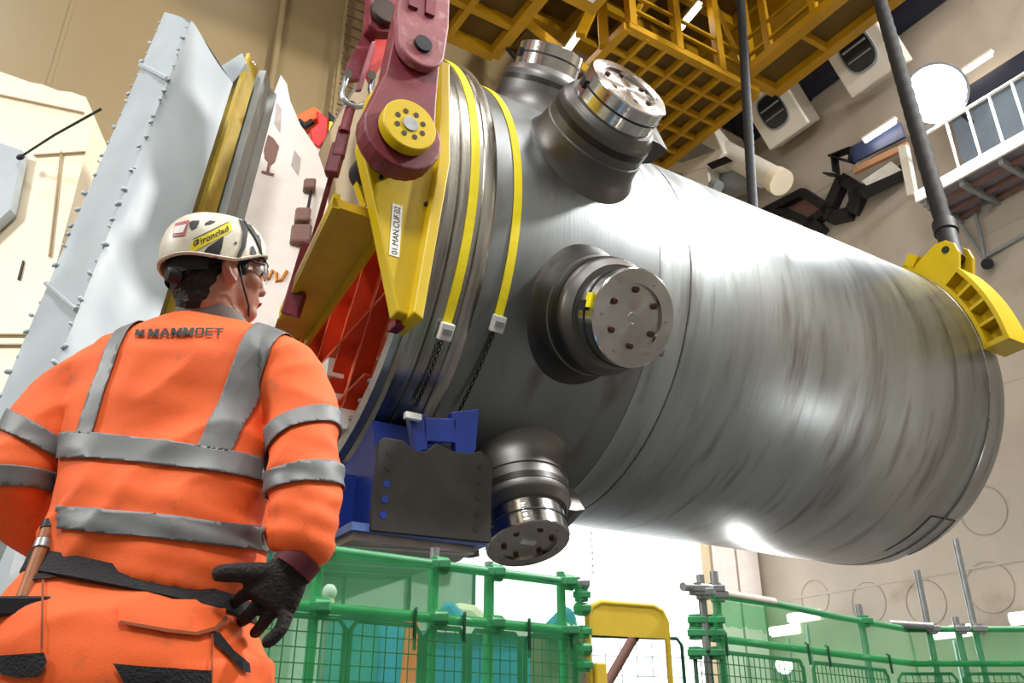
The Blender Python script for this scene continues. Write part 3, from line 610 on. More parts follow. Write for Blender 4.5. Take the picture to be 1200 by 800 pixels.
crumple(E3b, E3t, E4b, E4t, seed=9).build('wrap_face', m_film, wc, True, fix=False); crumple(E4b, E4t, E1b, E1t, seed=12).build('wrap_face', m_film, wc, True, fix=False)
crumple(E1t, E4t, E2t, E3t, 10, 10, seed=3).build('wrap_top', m_film, wc, True, fix=False)
st = MB().ell((0, 0, 0), (Vector((.03, 0, 0)), Vector((0, .02, 0)), Vector((0, 0, .02))), 8, 5).mesh('pleat'); st.materials.append(m_film)
for a, b in ((E1b, E1t), (E2b, E2t)):
    copies('pleat', st, [Matrix.Translation(a.lerp(b, k/46) + Vector((random.uniform(-.02, .02), -.01, random.uniform(-.06, .06)))) @ Matrix.Rotation(random.uniform(-.8, .8), 4, 'Y') @ Matrix.Scale(random.uniform(.4, 1.2), 4) for k in range(8, 46)], wc)
seam = MB().tube([E1b.lerp(E1t, .52)+Vector((0, -.03, 0)), E2b.lerp(E2t, .50)+Vector((0, -.03, 0))], .02, 6).build('wrap_seam', m_film, wc, True)
MB().tube([E1b.lerp(E1t, .88)+Vector((0, -.02, 0)), E2b.lerp(E2t, .87)+Vector((0, -.02, 0))], .025, 6).build('wrap_seam', m_film, wc, True)
def strip_box(name, lab, cat, tl_, tr_, Yl, Yr, m, depth=.25, topl=None, topr=None):
    t = thing(name, lab, cat, to_floor(*tl_, Yl))
    a0, a1 = to_floor(*tl_, Yl), PY(*tl_, Yl); b0, b1 = to_floor(*tr_, Yr), PY(*tr_, Yr)
    MB().prism([a0, a1, b1, b0], Vector((depth*.35, depth, 0))).build('sheet_body', m, t); return t, (a0, a1, b0, b1)
t, q = strip_box('steel_post', 'dirty yellow steel post between the wrapped column and grey channel', 'post', (278, 72), (290, 66), 7.5, 7.45, m_dirty, .2)
MB().prism([PY(258, 78, 7.3), PY(284, 62, 7.3), PY(288, 74, 7.3), PY(265, 108, 7.3)], Vector((0, .12, 0))).build('wrap_cap', m_film, t)
a0, a1, b0, b1 = q; MB().bar(b0+Vector((.02, -.02, 0)), b1+Vector((.02, -.02, 0)), .04, .05).build('bright_edge', mat('olive_edge', '#b39a2c', 0.5, 0, .2, 4), t)
t, q = strip_box('steel_channel', 'grey steel channel standing beside the white crate', 'channel', (291, 72), (313, 98), 7.85, 7.9, m_gpaint, .2)
a0, a1, b0, b1 = q
for u in (.32, .42): MB().bar(a0.lerp(b0, u)+Vector((0, -.06, 0)), a1.lerp(b1, u)+Vector((0, -.06, 0)), .05, .1).build('channel_lip', m_galv, t)
MB().bar(b0+Vector((0, -.1, 0)), b1+Vector((0, -.1, 0)), .08, .2).build('channel_flange', m_gpaint, t)
# white crate with handling marks
k0, k1, k2 = PY(328, 90, 9.3), PY(270, 240, 8.9), PY(385, 218, 9.3); kn = (k1-k0).cross(k2-k0).normalized()
if kn.y > 0: kn = -kn
def PK(x, y, off=0): v = ray(x, y); return CAM + v*((k0-CAM).dot(kn)/v.dot(kn)) + kn*off
ct = thing('crate', 'white crate standing behind the worker with brown handling marks', 'crate', PK(280, 420))
MB().prism([PK(x, y) for x, y in [(329, 88), (336, 98), (340, 118), (352, 146), (370, 172), (385, 214), (384, 262), (358, 330), (326, 372), (292, 470), (270, 560), (200, 560), (232, 350), (262, 262)]], Vector((-.15, .4, 0))).build('board', m_crate, ct)
g = MB().prism([PK(x, y, .004) for x, y in [(314, 158), (320, 162), (327, 172), (322, 190), (317, 194), (310, 186), (309, 176)]], kn*.004).build('goblet_mark', m_print, ct)
MB().prism([PK(x, y, .004) for x, y in [(314, 190), (317, 192), (315, 202), (312, 201)]], kn*.004).build('goblet_stem', m_print, ct)
MB().prism([PK(x, y, .004) for x, y in [(307, 200), (321, 204), (320, 207), (306, 203)]], kn*.004).build('goblet_foot', m_print, ct)
mg = mat('grey_print', '#b0a6a2', 0.7)
for pts in ([(345, 176), (352, 186), (349, 206), (341, 194)], [(324, 120), (330, 128), (328, 156), (321, 144)]): MB().prism([PK(x, y, .004) for x, y in pts], kn*.004).build('grey_mark', mg, ct)
for pts in ([(307, 324), (310, 328), (315, 326), (319, 318)], [(324, 320), (324, 330), (330, 328), (336, 318)], [(318, 318), (321, 318)]):
    MB().tube([PK(x, y, .01) for x, y in pts], .022, 5).build('ochre_mark', m_ochre, ct)
MB().tube([PK(366, 218, .05), PK(352, 290, .05)], .02, 6).build('rod', m_dark, ct)
for x, y, k in ((362, 222, .08), (354, 258, .1), (352, 280, .13)): MB().box(lambda a, b, c: PK(x, y)+RX*a+kn*b+Z*c, -k, k, 0, .14, -k, k).build('corner_clamp', m_print, ct, bevel=.03)
# red descender hanging at the crate's top
rs = thing('rescue_hoist', 'red and black rescue hoist with orange arm hanging beside the crate', 'hoist', PY(370, 150, 14.28))
MB().prism([PY(x, y, 14.11) for x, y in [(340, 138), (368, 124), (376, 130), (372, 138), (348, 146)]], Vector((0, .4, 0))).build('arm', mat('safety_orange', '#f26a22', 0.5), rs, bevel=.03)
MB().prism([PY(x, y, 14.03) for x, y in [(370, 128), (386, 138), (384, 160), (374, 172), (364, 166), (362, 152), (372, 144)]], Vector((0, .5, 0))).build('body', mat('signal_red', '#d92b2b', 0.45), rs, bevel=.04)
MB().prism([PY(x, y, 13.94) for x, y in [(384, 128), (394, 138), (394, 160), (384, 172), (378, 166), (386, 150)]], Vector((0, .35, 0))).build('drum', m_black, rs, bevel=.04)
MB().prism([PY(x, y, 13.91) for x, y in [(386, 142), (392, 144), (391, 156), (385, 154)]], Vector((0, .03, 0))).build('yellow_label', m_strap, rs)
MB().tube([PY(350, 142, 14.11), PY(358, 148, 14.08), PY(366, 142, 14.08)], .07, 8).build('handle', m_black, rs, True)
MB().prism([PY(x, y, 14.11) for x, y in [(368, 170), (382, 172), (380, 180), (368, 179)]], Vector((0, .4, 0))).build('base_block', m_crate, rs)
MB().tube([PY(374, 178, 14.28), PY(373, 190, 14.28), PY(377, 205, 14.28), PY(381, 222, 14.28)], [.09, .15, .17, .07], 8).build('strap', m_black, rs, True)
# cream wrapped block far left
cb_ = thing('wrapped_block', 'cream wrapped block standing far left behind the tall column', 'wrapped block', PY(50, 300, 9.5))
top = [(-140, 60), (0, 84), (18, 90), (34, 96), (50, 99), (68, 106), (84, 108), (101, 114), (99, 136), (108, 150)]
tb = [PY(x, y, 9.5) for x, y in top]; rt = tb[-1]
MB().prism([Vector((tb[0].x, 9.5, 0))] + tb + [Vector((rt.x+.0, 9.5, 0))], Vector((-.4, 2.5, 0))).build('wrap_body', m_cream, cb_)
for x0, y0, x1, y1 in ((-100, 90, 98, 132), (40, 182, 100, 178), (72, 178, 58, 300), (-60, 392, 60, 392), (-60, 404, 60, 404)):
    MB().tube([PY(x0, y0, 9.47), PY(x1, y1, 9.47)], .018, 6).build('wrap_seam', mat('wrap_seam_tan', '#a08a68', 0.6) if 'wrap_seam_tan' not in bpy.data.materials else bpy.data.materials['wrap_seam_tan'], cb_, True)
for x, y in ((24, 318), (2, 256)): MB().prism([PY(x-3, y+10, 9.49), PY(x+3, y-12, 9.49), PY(x+5, y-12, 9.49), PY(x, y+10, 9.49)], Vector((0, -.02, 0))).build('ink_mark', m_ink, cb_)
MB().prism([PY(x, y, 9.3) for x, y in [(-80, 140), (26, 176), (12, 245), (-80, 330)]], Vector((0, .15, 0))).build('grey_flap', m_film, cb_)
rp = thing('guy_rope', 'thin dark rope tied from the cream block to the white column', 'rope', PY(24, 184, 9.2))
MB().tube([PY(22, 185, 9.2), PY(64, 158, 8.6), PY(118, 128, 7.9)], .016, 6).build('rope', m_dark, rp, True)
MB().ell(PY(24, 184, 9.2), (RX*.05, FW*.05, Z*.05)).build('knot', m_dark, rp, True)
# ================================================================== guard rails in front of the vessel
ZF = 1.53
def onplane(a, b, x, y):      # pixel on the vertical plane through a and b
    nn = (b-a).cross(Z).normalized(); v = ray(x, y); return CAM + v*((a-CAM).dot(nn)/v.dot(nn))
def clamp(p, dr, root, m=m_green, k=1.0):
    dr = Vector(dr).normalized()
    MB().tube([p-dr*.035*k, p+dr*.035*k], .042*k, 12).build('coupler', m, root, True)
    MB().box(lambda x, y, z: p+RX*x+Vector((0, 1, 0))*y+Z*z, -.055*k, .055*k, -.05*k, -.02*k, -.02*k, .02*k).build('coupler_bolt', m, root, bevel=.006)
def mesh_panel(a, b, z0, z1, root, cu=.052, cv=.062, cut=None):
    L = (b-a).length; t = (b-a).normalized(); nn = t.cross(Z); F = lambda x, z: Vector((a.x, a.y, 0)) + Vector((t.x, t.y, 0))*x + Z*z
    pn_ = MB()
    pts = [F(.03, z0), F(0, z0+.04), F(0, z1-.04), F(.03, z1), F(L-.03, z1), F(L, z1-.04), F(L, z0+.04), F(L-.03, z0), F(.03, z0)]
    fr = MB().tube(pts, .012, 8).build('panel_frame', m_dgreen, root, True)
    g = MB(); k = int(L/cu)
    for i in range(1, k): x = L*i/k; g.bar(F(x, z0), F(x, z1), .005, .005)
    k = int((z1-z0)/cv)
    for i in range(1, k):
        z = z0+(z1-z0)*i/k; g.bar(F(0, z), F(L, z), .005, .005)
    g.build('wire_grid', m_dgreen, fr)
    return fr
def net(a, b, z0, z1, root, sag=.02, seed=0, name='netting'):
    mb = MB(); nu, nv = 30, 8; t = (b-a).normalized(); nn = t.cross(Z); vs = []
    for j in range(nv+1):
        for i in range(nu+1):
            p = a.lerp(b, i/nu); z = z0+(z1-z0)*j/nv
            q = noise.noise(Vector((i*.35+seed, j*.5, seed)))*sag
            vs.append(Vector((p.x, p.y, z + (noise.noise(Vector((i*.3, seed, 3)))*.03 if j == 0 else 0))) + nn*(q+.03))
    mb.add(vs, [(j*(nu+1)+i, j*(nu+1)+i+1, (j+1)*(nu+1)+i+1, (j+1)*(nu+1)+i) for j in range(nv) for i in range(nu)])
    return mb.build(name, m_net, root, True, fix=False)
fa, fb = PZ(250, 627, ZF), PZ(681, 684, ZF)
g1 = thing('guard_rail', 'green netted guard rail with mesh panels left of the yellow gate', 'guard rail', Vector((fa.x, fa.y, 0)))
MB().cyl(fa, fb, .024, 12).build('top_rail', m_green, g1, True)
ma, mb_ = Vector((fa.x, fa.y, 1.285)), Vector((fb.x, fb.y, 1.285)); MB().cyl(ma, mb_, .024, 12).build('middle_rail', m_green, g1, True)
for x, hi, m in ((378, .03, m_green), (515, .09, m_galv), (580, .06, m_galv), (664, .06, m_green)):
    p = onplane(fa, fb, x, 672); b = Vector((p.x, p.y, 0)); off = Vector((-.03, .04, 0))
    MB().cyl(b+off, Vector((p.x, p.y, ZF+hi))+off, .023, 12).build('post', m_green if m is m_green else m_galv, g1, True)
    if m is m_galv: MB().cyl(b+off+Z*.02, Vector((p.x, p.y, ZF-.01))+off, .0255, 12).build('post_sleeve', m_green, g1, True)
    clamp(Vector((p.x, p.y, ZF)), fb-fa, g1); clamp(Vector((p.x, p.y, 1.285)), fb-fa, g1)
e = onplane(fa, fb, 681, 684)
for k, z in enumerate((1.53, 1.47, 1.40, 1.285, 1.20, 1.12)): clamp(Vector((e.x, e.y, z)), Z if k % 2 else fb-fa, g1, m_green if k else m_galv, .85)
xs = [300, 408, 496, 548, 612, 676]
for i in range(5):
    a = onplane(fa, fb, xs[i]+3, 735); b = onplane(fa, fb, xs[i+1]-3, 735); mesh_panel(Vector((a.x, a.y, 0)), Vector((b.x, b.y, 0)), .12, 1.245, g1)
for x in (488, 545, 620, 668):
    p = onplane(fa, fb, x, 715); MB().tube([Vector((p.x, p.y, 1.32)), Vector((p.x-.0, p.y-.035, 1.31)), Vector((p.x, p.y-.04, 1.2)), Vector((p.x, p.y-.01, 1.14))], .009, 6).build('panel_hook', m_dgreen, g1, True)
net(fa, onplane(fa, fb, 676, 684), .95, 1.52, g1, seed=2)
# right guard rail
ga, gb = PZ(828, 695, ZF), PZ(1062, 737, ZF); gc = PZ(1215, 737, ZF)
g2 = thing('guard_rail', 'green netted guard rail with galvanised posts below the vessel end', 'guard rail', Vector((ga.x, ga.y, 0)))
MB().tube([ga, ga.lerp(gb, .3)+Z*.01, ga.lerp(gb, .6), gb], .022, 12).build('top_rail', m_green, g2, True)
MB().tube([ga+Z*.012, ga.lerp(gb, .28)+Z*.02], .026, 12).build('rail_wrap', m_white, g2, True)
MB().cyl(gb, gc, .022, 12).build('top_rail', m_green, g2, True)
MB().cyl(Vector((ga.x, ga.y, 1.29)), Vector((gb.x, gb.y, 1.29)), .022, 12).build('middle_rail', m_green, g2, True); MB().cyl(Vector((gb.x, gb.y, 1.29)), Vector((gc.x, gc.y, 1.29)), .022, 12).build('middle_rail', m_green, g2, True)
for x, y in ((822, 672), (838, 668), (1008, 707), (1077, 667), (1122, 630), (1122, 722)):
    on2 = x > 1062; a_, b_ = (gb, gc) if on2 else (ga, gb); p = onplane(a_, b_, x, y)
    off = Vector((0, .04, 0)); p = p+off
    MB().cyl(Vector((p.x, p.y, 0)), p, .024, 12).build('post', m_galv, g2, True)
    if p.z > ZF-.1: clamp(Vector((p.x, p.y-.04, ZF)), Z, g2, m_galv if x < 900 or x > 1050 else m_green)
for x in (815, 838): 
    for y, m in ((690, m_galv), (727, m_green), (742, m_green), (765, m_green)):
        clamp(onplane(ga, gb, x, y), Z, g2, m, .9)
a_ = onplane(ga, gb, 800, 687); b_ = onplane(ga, gb, 842, 690); MB().cyl(a_, b_, .024, 12).build('cross_tube', m_galv, g2, True)
a_ = onplane(gb, gc, 1040, 735); b_ = onplane(gb, gc, 1090, 738); MB().cyl(a_+Vector((0, -.05, .02)), b_+Vector((0, -.05, .02)), .026, 12).build('cross_tube', m_galv, g2, True)
for x0, x1 in ((816, 848), (848, 942), (954, 1040)):
    a = onplane(ga, gb, x0, 790); b = onplane(ga, gb, x1, 790); mesh_panel(Vector((a.x, a.y, 0)), Vector((b.x, b.y, 0)), .12, 1.22, g2, .05, .06)
for x0, x1 in ((1052, 1120), (1128, 1200)):
    a = onplane(gb, gc, x0, 790); b = onplane(gb, gc, x1, 790); mesh_panel(Vector((a.x, a.y, 0)), Vector((b.x, b.y, 0)), .12, 1.22, g2, .05, .06)
for x in (850, 945, 968, 1038):
    p = onplane(ga, gb, x, 760); MB().tube([Vector((p.x, p.y, 1.33)), Vector((p.x, p.y-.035, 1.32)), Vector((p.x, p.y-.04, 1.2))], .009, 6).build('panel_hook', m_dgreen, g2, True)
net(ga, gb, .9, 1.52, g2, seed=5); net(gb, gc, .9, 1.52, g2, seed=8)
net(onplane(ga, gb, 838, 720), onplane(ga, gb, 892, 720), 1.36, 1.5, g2, seed=11, name='netting_flap')
# yellow gate frame between the rails, with the wire panel and brown pole behind it
ga_, gb_ = PY(690, 760, 4.75), PY(783, 760, 4.95)
gt = thing('gate', 'yellow tubular gate with a solid top panel between the guard rails', 'gate', Vector((ga_.x, ga_.y, 0)))
ztop = onplane(ga_, gb_, 735, 708).z; tt = (gb_-ga_); tt = Vector((tt.x, tt.y, 0)); L = tt.length; tt.normalize()
G = lambda x, z: Vector((ga_.x, ga_.y, 0)) + tt*x + Z*z
m_gate = mat('gate_yellow', '#e6c53e', 0.45, 0, 0.06, 6)
MB().tube([G(0, .02), G(0, ztop-.08), G(.025, ztop-.025), G(.08, ztop), G(L-.08, ztop), G(L-.025, ztop-.025), G(L, ztop-.08), G(L, .02)], .017, 10).build('tube_frame', m_gate, gt, True)
zb = onplane(ga_, gb_, 735, 746).z
MB().prism([G(.01, zb), G(.01, ztop-.08), G(.03, ztop-.03), G(.08, ztop-.005), G(L-.08, ztop-.005), G(L-.03, ztop-.03), G(L-.01, ztop-.08), G(L-.01, zb)], tt.cross(Z)*.008).build('top_panel', m_gate, gt)
for z in (.25, .75): MB().cyl(G(0, z), G(L, z), .015, 10).build('gate_bar', m_gate, gt, True)
MB().box(lambda x, y, z: G(x, z)+tt.cross(Z)*y, .02, .09, -.03, .03, 1.02, 1.14).build('latch_box', m_gate, gt, bevel=.01)
g3 = thing('wire_panel', 'black wire mesh panel standing behind the yellow gate', 'mesh panel', PY(735, 770, 5.6)*1)
a = PY(672, 770, 5.5); b = PY(800, 770, 5.7); mesh_panel(Vector((a.x, a.y, 0)), Vector((b.x, b.y, 0)), .1, 1.36, g3, .1, .11)
pl = thing('brown_pole', 'brown pole leaning behind the yellow gate panel', 'pole', PY(712, 800, 5.3))
a, b = PY(742, 748, 5.3), PY(712, 800, 5.25); d_ = (b-a).normalized(); MB().cyl(a, a+d_*((a.z-.02)/-d_.z), .03, 10).build('shaft', m_print, pl, True); MB().cyl(a-d_*.05, a, .034, 10).build('pole_cap', m_dark, pl, True)
# ------------------------------------------------------------------ clutter behind the left rail
def drum(x, y, Y, r, h, m, lab):
    p = PY(x, y, Y); z1 = p.z; b = Vector((p.x, p.y, 0)); t = thing('steel_drum', lab, 'drum', b, 'drums behind the guard rail'); F = lambda q, w_, z: b+RX*q+Vector((0, 1, 0))*w_+Z*z
    MB().lathe([(0, r), (z1*.33-.02, r), (z1*.33, r*1.03), (z1*.33+.02, r), (z1*.66-.02, r), (z1*.66, r*1.03), (z1*.66+.02, r), (z1-.02, r), (z1, r*.98)], F, 28, True).build('barrel', m, t, True)
    MB().lathe([(z1-.01, r*1.02), (z1+.015, r*1.02), (z1+.015, r*.9), (z1, r*.88)], F, 28, True).build('lid', m_dark, t, True)
m_teal = mat('teal_paint', '#2c7c86', 0.5); m_sky = mat('light_blue_paint', '#2f86b5', 0.5)
drum(412, 728, 6.4, .2, 1, m_teal, 'teal drum seen through the mesh below the gloved hand'); drum(442, 729, 6.8, .2, 1, m_sky, 'light blue drum seen through the mesh beside the teal drum')
bx_ = thing('stowage_box', 'blue steel box behind the mesh panels under the lower nozzle', 'box', PY(570, 780, 6.0))
p = PY(505, 736, 6.0); q = PY(622, 742, 6.4); MB().prism([Vector((p.x, p.y, .5)), Vector((p.x, p.y, p.z)), Vector((q.x, q.y, q.z)), Vector((q.x, q.y, .5))], Vector((-.15, .35, 0))).build('box_body', m_sky, bx_, bevel=.02)
MB().prism([Vector((p.x, p.y, 0)), Vector((p.x, p.y, .5)), Vector((q.x, q.y, .5)), Vector((q.x, q.y, 0))], Vector((-.15, .35, 0))).build('plinth', m_gpaint, bx_)
MB().bar(Vector((p.x, p.y-.02, p.z)), Vector((q.x, q.y-.02, q.z)), .05, .05).build('lid_edge', m_label, bx_)
tn = thing('tarpaulin_heap', 'crumpled blue and cream tarpaulin heap showing above the middle rail', 'tarpaulin', PY(545, 735, 7.0))
for pts, m in (([(512, 738), (516, 706), (528, 702), (545, 722), (548, 742)], m_sky), ([(528, 740), (530, 704), (556, 708), (575, 724), (580, 742)], m_cream), ([(632, 745), (640, 728), (662, 706), (672, 716), (676, 745)], m_sky)):
    MB().prism([PY(x, y, 7.0 if m is m_cream else 6.9) for x, y in pts], Vector((.05, .4, 0))).build('fold', m, tn, bevel=.05)
p = PY(545, 742, 7.2); MB().box(lambda x, y, z: p+RX*x+Vector((0, 1, 0))*y+Z*z, -.4, 1.0, -.02, .5, -p.z, .02).build('pallet_stack', m_print, tn)
cn = thing('traffic_cone', 'orange and white traffic cone behind the mesh panel', 'cone', PY(484, 780, 5.4)*1)
p = PY(484, 726, 5.4); b = Vector((p.x, p.y, 0)); F = lambda q, w_, z: b+RX*q+Vector((0, 1, 0))*w_+Z*z
mo_ = mat('cone_orange', '#f2602a', 0.5)
MB().lathe([(.03, .16), (p.z*.55, .085)], F, 24, True).build('lower_cone', mo_, cn, True); MB().lathe([(p.z*.55, .085), (p.z*.75, .06)], F, 24, True).build('white_collar', m_label, cn, True)
MB().lathe([(p.z*.75, .06), (p.z, .035)], F, 24, True).build('tip', mo_, cn, True); MB().box(F, -.2, .2, -.2, .2, 0, .03).build('base', m_black, cn)
sc = thing('backdrop_screen', 'pale translucent screen added as a bright backdrop behind the left guard rail', 'screen', PY(470, 700, 9.0))  # screen added so that hatch daylight glows pale through it
p, q = PY(330, 640, 9.0), PY(556, 660, 9.6); MB().prism([Vector((p.x, p.y, 0)), Vector((p.x, p.y, 2.5)), Vector((q.x, q.y, 2.5)), Vector((q.x, q.y, 0))], Vector((0, .08, 0))).build('sheet', sheer('translucent_sheeting', '#dfe6e0', 0.6), sc)
for k in (0, .33, .66, 1): c = p.lerp(q, k); MB().bar(Vector((c.x, c.y-.03, 0)), Vector((c.x, c.y-.03, 2.5)), .04, .04).build('upright', m_galv, sc)
bt = thing('work_lamp_stand', 'small white work lamp on a stand just right of the glove', 'lamp', PY(386, 800, 5.2)*1)
p = PY(386, 694, 5.2); MB().cyl(Vector((p.x, p.y, 0)), p-Z*.06, .014, 8).build('stand', m_galv, bt, True); MB().ell(p, (RX*.045, Vector((0, .04, 0)), Z*.05)).build('lamp_globe', m_wplast, bt, True); MB().cyl(p-Z*.1, p-Z*.04, .035, 12).build('lamp_neck', m_cream, bt, True)
# floor level tube lamps along the right wall (their light shows through the netting)
m_tube2 = emit('bright_tube', '#fffaf0', 9)
for i, (x, y, lab) in enumerate(((940, 722, 'bright tube lamp behind netting below the vessel bottom'), (918, 738, 'bright tube lamp behind netting, lower left of its neighbour'), (1112, 740, 'bright tube lamp behind netting beside the galvanised posts'), (1208, 722, 'bright tube lamp at the right picture edge'))):
    p = PS(x, y, 20.5+.3*i); s, n_, z = sn(p); t = thing('batten_lamp', lab, 'lamp', Vector((p.x, p.y, 0)), 'batten lamps along the right wall')
    MB().box(W, s-.1, s+.1, n_-.5, n_+.5, z-.12, z+.12).build('lit_tube', m_tube2, t, bevel=.05)
    MB().box(W, s+.1, s+.2, n_-.58, n_+.58, z-.15, z+.15).build('housing', m_white, t)
    MB().cyl(W(s+.15, n_, 0), W(s+.15, n_, z-.2), .05, 8).build('stand_post', m_galv, t)
# work lamps on the floor under the vessel, whose glints show on the steel
def work_lamp(p, lab, watt):
    t = thing('work_lamp', lab, 'lamp', Vector((p.x, p.y, 0)), 'floor work lamps'); dr = (V(10.5, 1.5, -2)-p).normalized(); b = p-dr*.12
    MB().cyl(b, p-dr*.03, .2, 20).build('lamp_housing', m_galv, t, True); MB().cyl(p-dr*.03, p, .17, 20).build('lamp_lens', m_tube2, t, True)
    for k in range(3): MB().cyl(b, Vector((b.x+.35*math.cos(k*2.1), b.y+.35*math.sin(k*2.1), .01)), .018, 8).build('tripod_leg', m_dark, t, True)
    area('work_lamp', p+dr*.03, V(10.5, 1.5, -2), .35, watt, (1, .98, .95))
work_lamp(PS(919, 779, 15.0), 'small work lamp shining behind the right mesh panels', 45)
work_lamp(W(21.2, 7.6, .7), 'work lamp on a tripod by the right wall', 90)
# ladder at far left
ld = thing('aluminium_ladder', 'aluminium ladder with yellow side leaning left of the worker', 'ladder', PY(-10, 800, 2.3))
a0, a1 = PY(38, 628, 2.35), PY(-8, 800, 2.2); b0, b1 = PY(10, 600, 2.5), PY(-60, 760, 2.35)
def down(a, b): d = (b-a).normalized(); return a + d*((a.z-.01)/-d.z)
MB().bar(a0, down(a0, a1), .03, .07).build('stile', m_galv, ld); MB().bar(b0, down(b0, b1), .03, .07).build('stile', m_galv, ld)
for k in range(6): MB().cyl(a0.lerp(down(a0, a1), .04+k*.17), b0.lerp(down(b0, b1), .04+k*.17), .015, 8).build('rung', m_galv, ld, True)
c0 = PY(58, 632, 2.45); c1 = PY(24, 745, 2.35); MB().bar(c0, down(c0, c1), .03, .06).build('yellow_stile', m_lift, ld)
# ================================================================== the worker
m_skin = mat('skin', '#b67e68', 0.5, 0, 0.08, 20)
m_hivis = mat('orange_hivis_cloth', '#ff6a2a', 0.75, 0, 0.06, 9, 0.08, 300, second='#a8562e', sfac=(0.58, 0.92))
m_refl = mat('grey_reflective_tape', '#727577', 0.5, 0.1, 0.05, 12, 0.03, 200)
m_bcloth = mat('black_cloth', '#17161b', 0.8, 0, 0.2, 30, 0.3, 200)
m_glove = mat('dark_work_glove', '#211a1c', 0.8, 0, 0.3, 25, 0.4, 160)
m_cuff = mat('grey_knit_cuff', '#8d7c74', 0.8, 0, 0.15, 40, 0.3, 200)
m_wine = mat('wine_trim', '#5b1a26', 0.7)
m_hair = mat('dark_hair', '#120e0d', 0.6, 0, 0.3, 60, 0.6, 120)
m_helm = mat('white_helmet_shell', '#ddd6c2', 0.4, 0, 0.08, 12, 0.03, 40, second='#b5a98c', sfac=(0.6, 0.9))
def blob(mb, voxel, smooth=6, fold=None):
    me = mb.mesh('tmp'); o = bpy.data.objects.new('tmp', me); col.objects.link(o)
    bm = bmesh.new(); bm.from_mesh(me); bmesh.ops.recalc_face_normals(bm, faces=bm.faces); bm.to_mesh(me); bm.free()
    r = o.modifiers.new('r', 'REMESH'); r.mode = 'VOXEL'; r.voxel_size = voxel; r.use_smooth_shade = True
    s = o.modifiers.new('s', 'SMOOTH'); s.factor = .5; s.iterations = smooth
    dg = bpy.context.evaluated_depsgraph_get(); out = bpy.data.meshes.new_from_object(o.evaluated_get(dg))
    col.objects.unlink(o); bpy.data.objects.remove(o)
    if fold:
        bm = bmesh.new(); bm.from_mesh(out); bm.normal_update()
        off = [(v, v.normal*fold(v.co)) for v in bm.verts]
        for v, d in off: v.co += d
        bm.to_mesh(out); bm.free()
    return out
def bvh(me): return BVHTree.FromPolygons([v.co.copy() for v in me.vertices], [tuple(p.vertices) for p in me.polygons])
def wear(name, me, m, parent, label=None, solid=0):      # a mesh in world coordinates becomes a part
    mw = WM[parent.name]; me.transform(mw.inverted())
    o = link(name, me, m, parent, False, mw, label, 0, False)
    for p in me.polygons: p.use_smooth = True
    if solid: q = o.modifiers.new('thickness', 'SOLIDIFY'); q.thickness = solid; q.offset = 1
    return o
def decal(name, poly, tree, m, parent, off=.003, fs=None, cuts=2):
    # a sewn or stuck-on patch: outline cast onto the surface it lies on
    bm = bmesh.new(); vs = [bm.verts.new((x, y, 0)) for x, y in poly]
    if fs is None: bm.faces.new(vs)
    else:
        for f in fs:
            try: bm.faces.new([vs[i] for i in f])
            except ValueError: pass
    bmesh.ops.triangulate(bm, faces=bm.faces)
    for _ in range(cuts): bmesh.ops.subdivide_edges(bm, edges=bm.edges[:], cuts=1, use_grid_fill=True)
    bmesh.ops.triangulate(bm, faces=bm.faces); bad = []
    for v in bm.verts:
        h = tree.ray_cast(CAM, ray(v.co.x, v.co.y).normalized())
        if h[0] is None: bad.append(v)
        else:
            nr = h[1]; nr = nr if nr.dot(ray(600, 400)) < 0.2 else -nr
            v.co = h[0] + nr*off
    bmesh.ops.delete(bm, geom=bad, context='VERTS')
    me = bpy.data.meshes.new(name); bm.to_mesh(me); bm.free()
    return wear(name, me, m, parent)
def ring(l, r, Y, ry, n=40, sq=2.5, Yr=None):
    Lp = PY(l[0], l[1], Y); Rp = PY(r[0], r[1], Yr or Y); c = (Lp+Rp)/2; a = (Rp-Lp)/2; out = []
    for k in range(n):
        t = 2*math.pi*k/n; co, si = math.cos(t), math.sin(t); e = 2/sq
        out.append(c + a*(abs(co)**e*(1 if co > 0 else -1)) + Vector((0, ry*abs(si)**e*(1 if si > 0 else -1), 0)))
    return out
def scaled(rg, k): c = sum(rg, Vector())/len(rg); return [c+(p-c)*k for p in rg]
def pyr(l): return [PY(x, y, Y) for x, y, Y, r in l], [r for x, y, Y, r in l]
def smoothpath(pts, rs, k=5):
    P, Q = [], []
    for i in range(len(pts)-1):
        p0 = pts[max(i-1, 0)]; p1 = pts[i]; p2 = pts[i+1]; p3 = pts[min(i+2, len(pts)-1)]
        for j in range(k):
            t = j/k; P.append(.5*((2*p1)+(p2-p0)*t+(2*p0-5*p1+4*p2-p3)*t*t+(3*p1-p0-3*p2+p3)*t**3)); Q.append(rs[i]*(1-t)+rs[i+1]*t)
    return P+[pts[-1]], Q+[rs[-1]]
hip = PY(150, 803, 1.5); ROOT = Vector((hip.x, hip.y, 0))
pw = thing('person', 'worker in orange high visibility suit and white helmet seen from behind, hands on hips', 'person', ROOT)
torso = [ring((54, 664), (290, 716), 1.53, .140), ring((66, 640), (302, 676), 1.54, .148), ring((76, 608), (309, 634), 1.55, .148), ring((84, 568), (313, 586), 1.56, .143),
         ring((89, 520), (316, 535), 1.58, .14), ring((92, 476), (321, 480), 1.60, .14), ring((98, 444), (328, 440), 1.61, .135), ring((116, 420), (330, 414), 1.62, .122),
         ring((148, 402), (316, 396), 1.62, .10), ring((180, 390), (302, 388), 1.62, .082), ring((204, 384), (292, 386), 1.62, .066)]
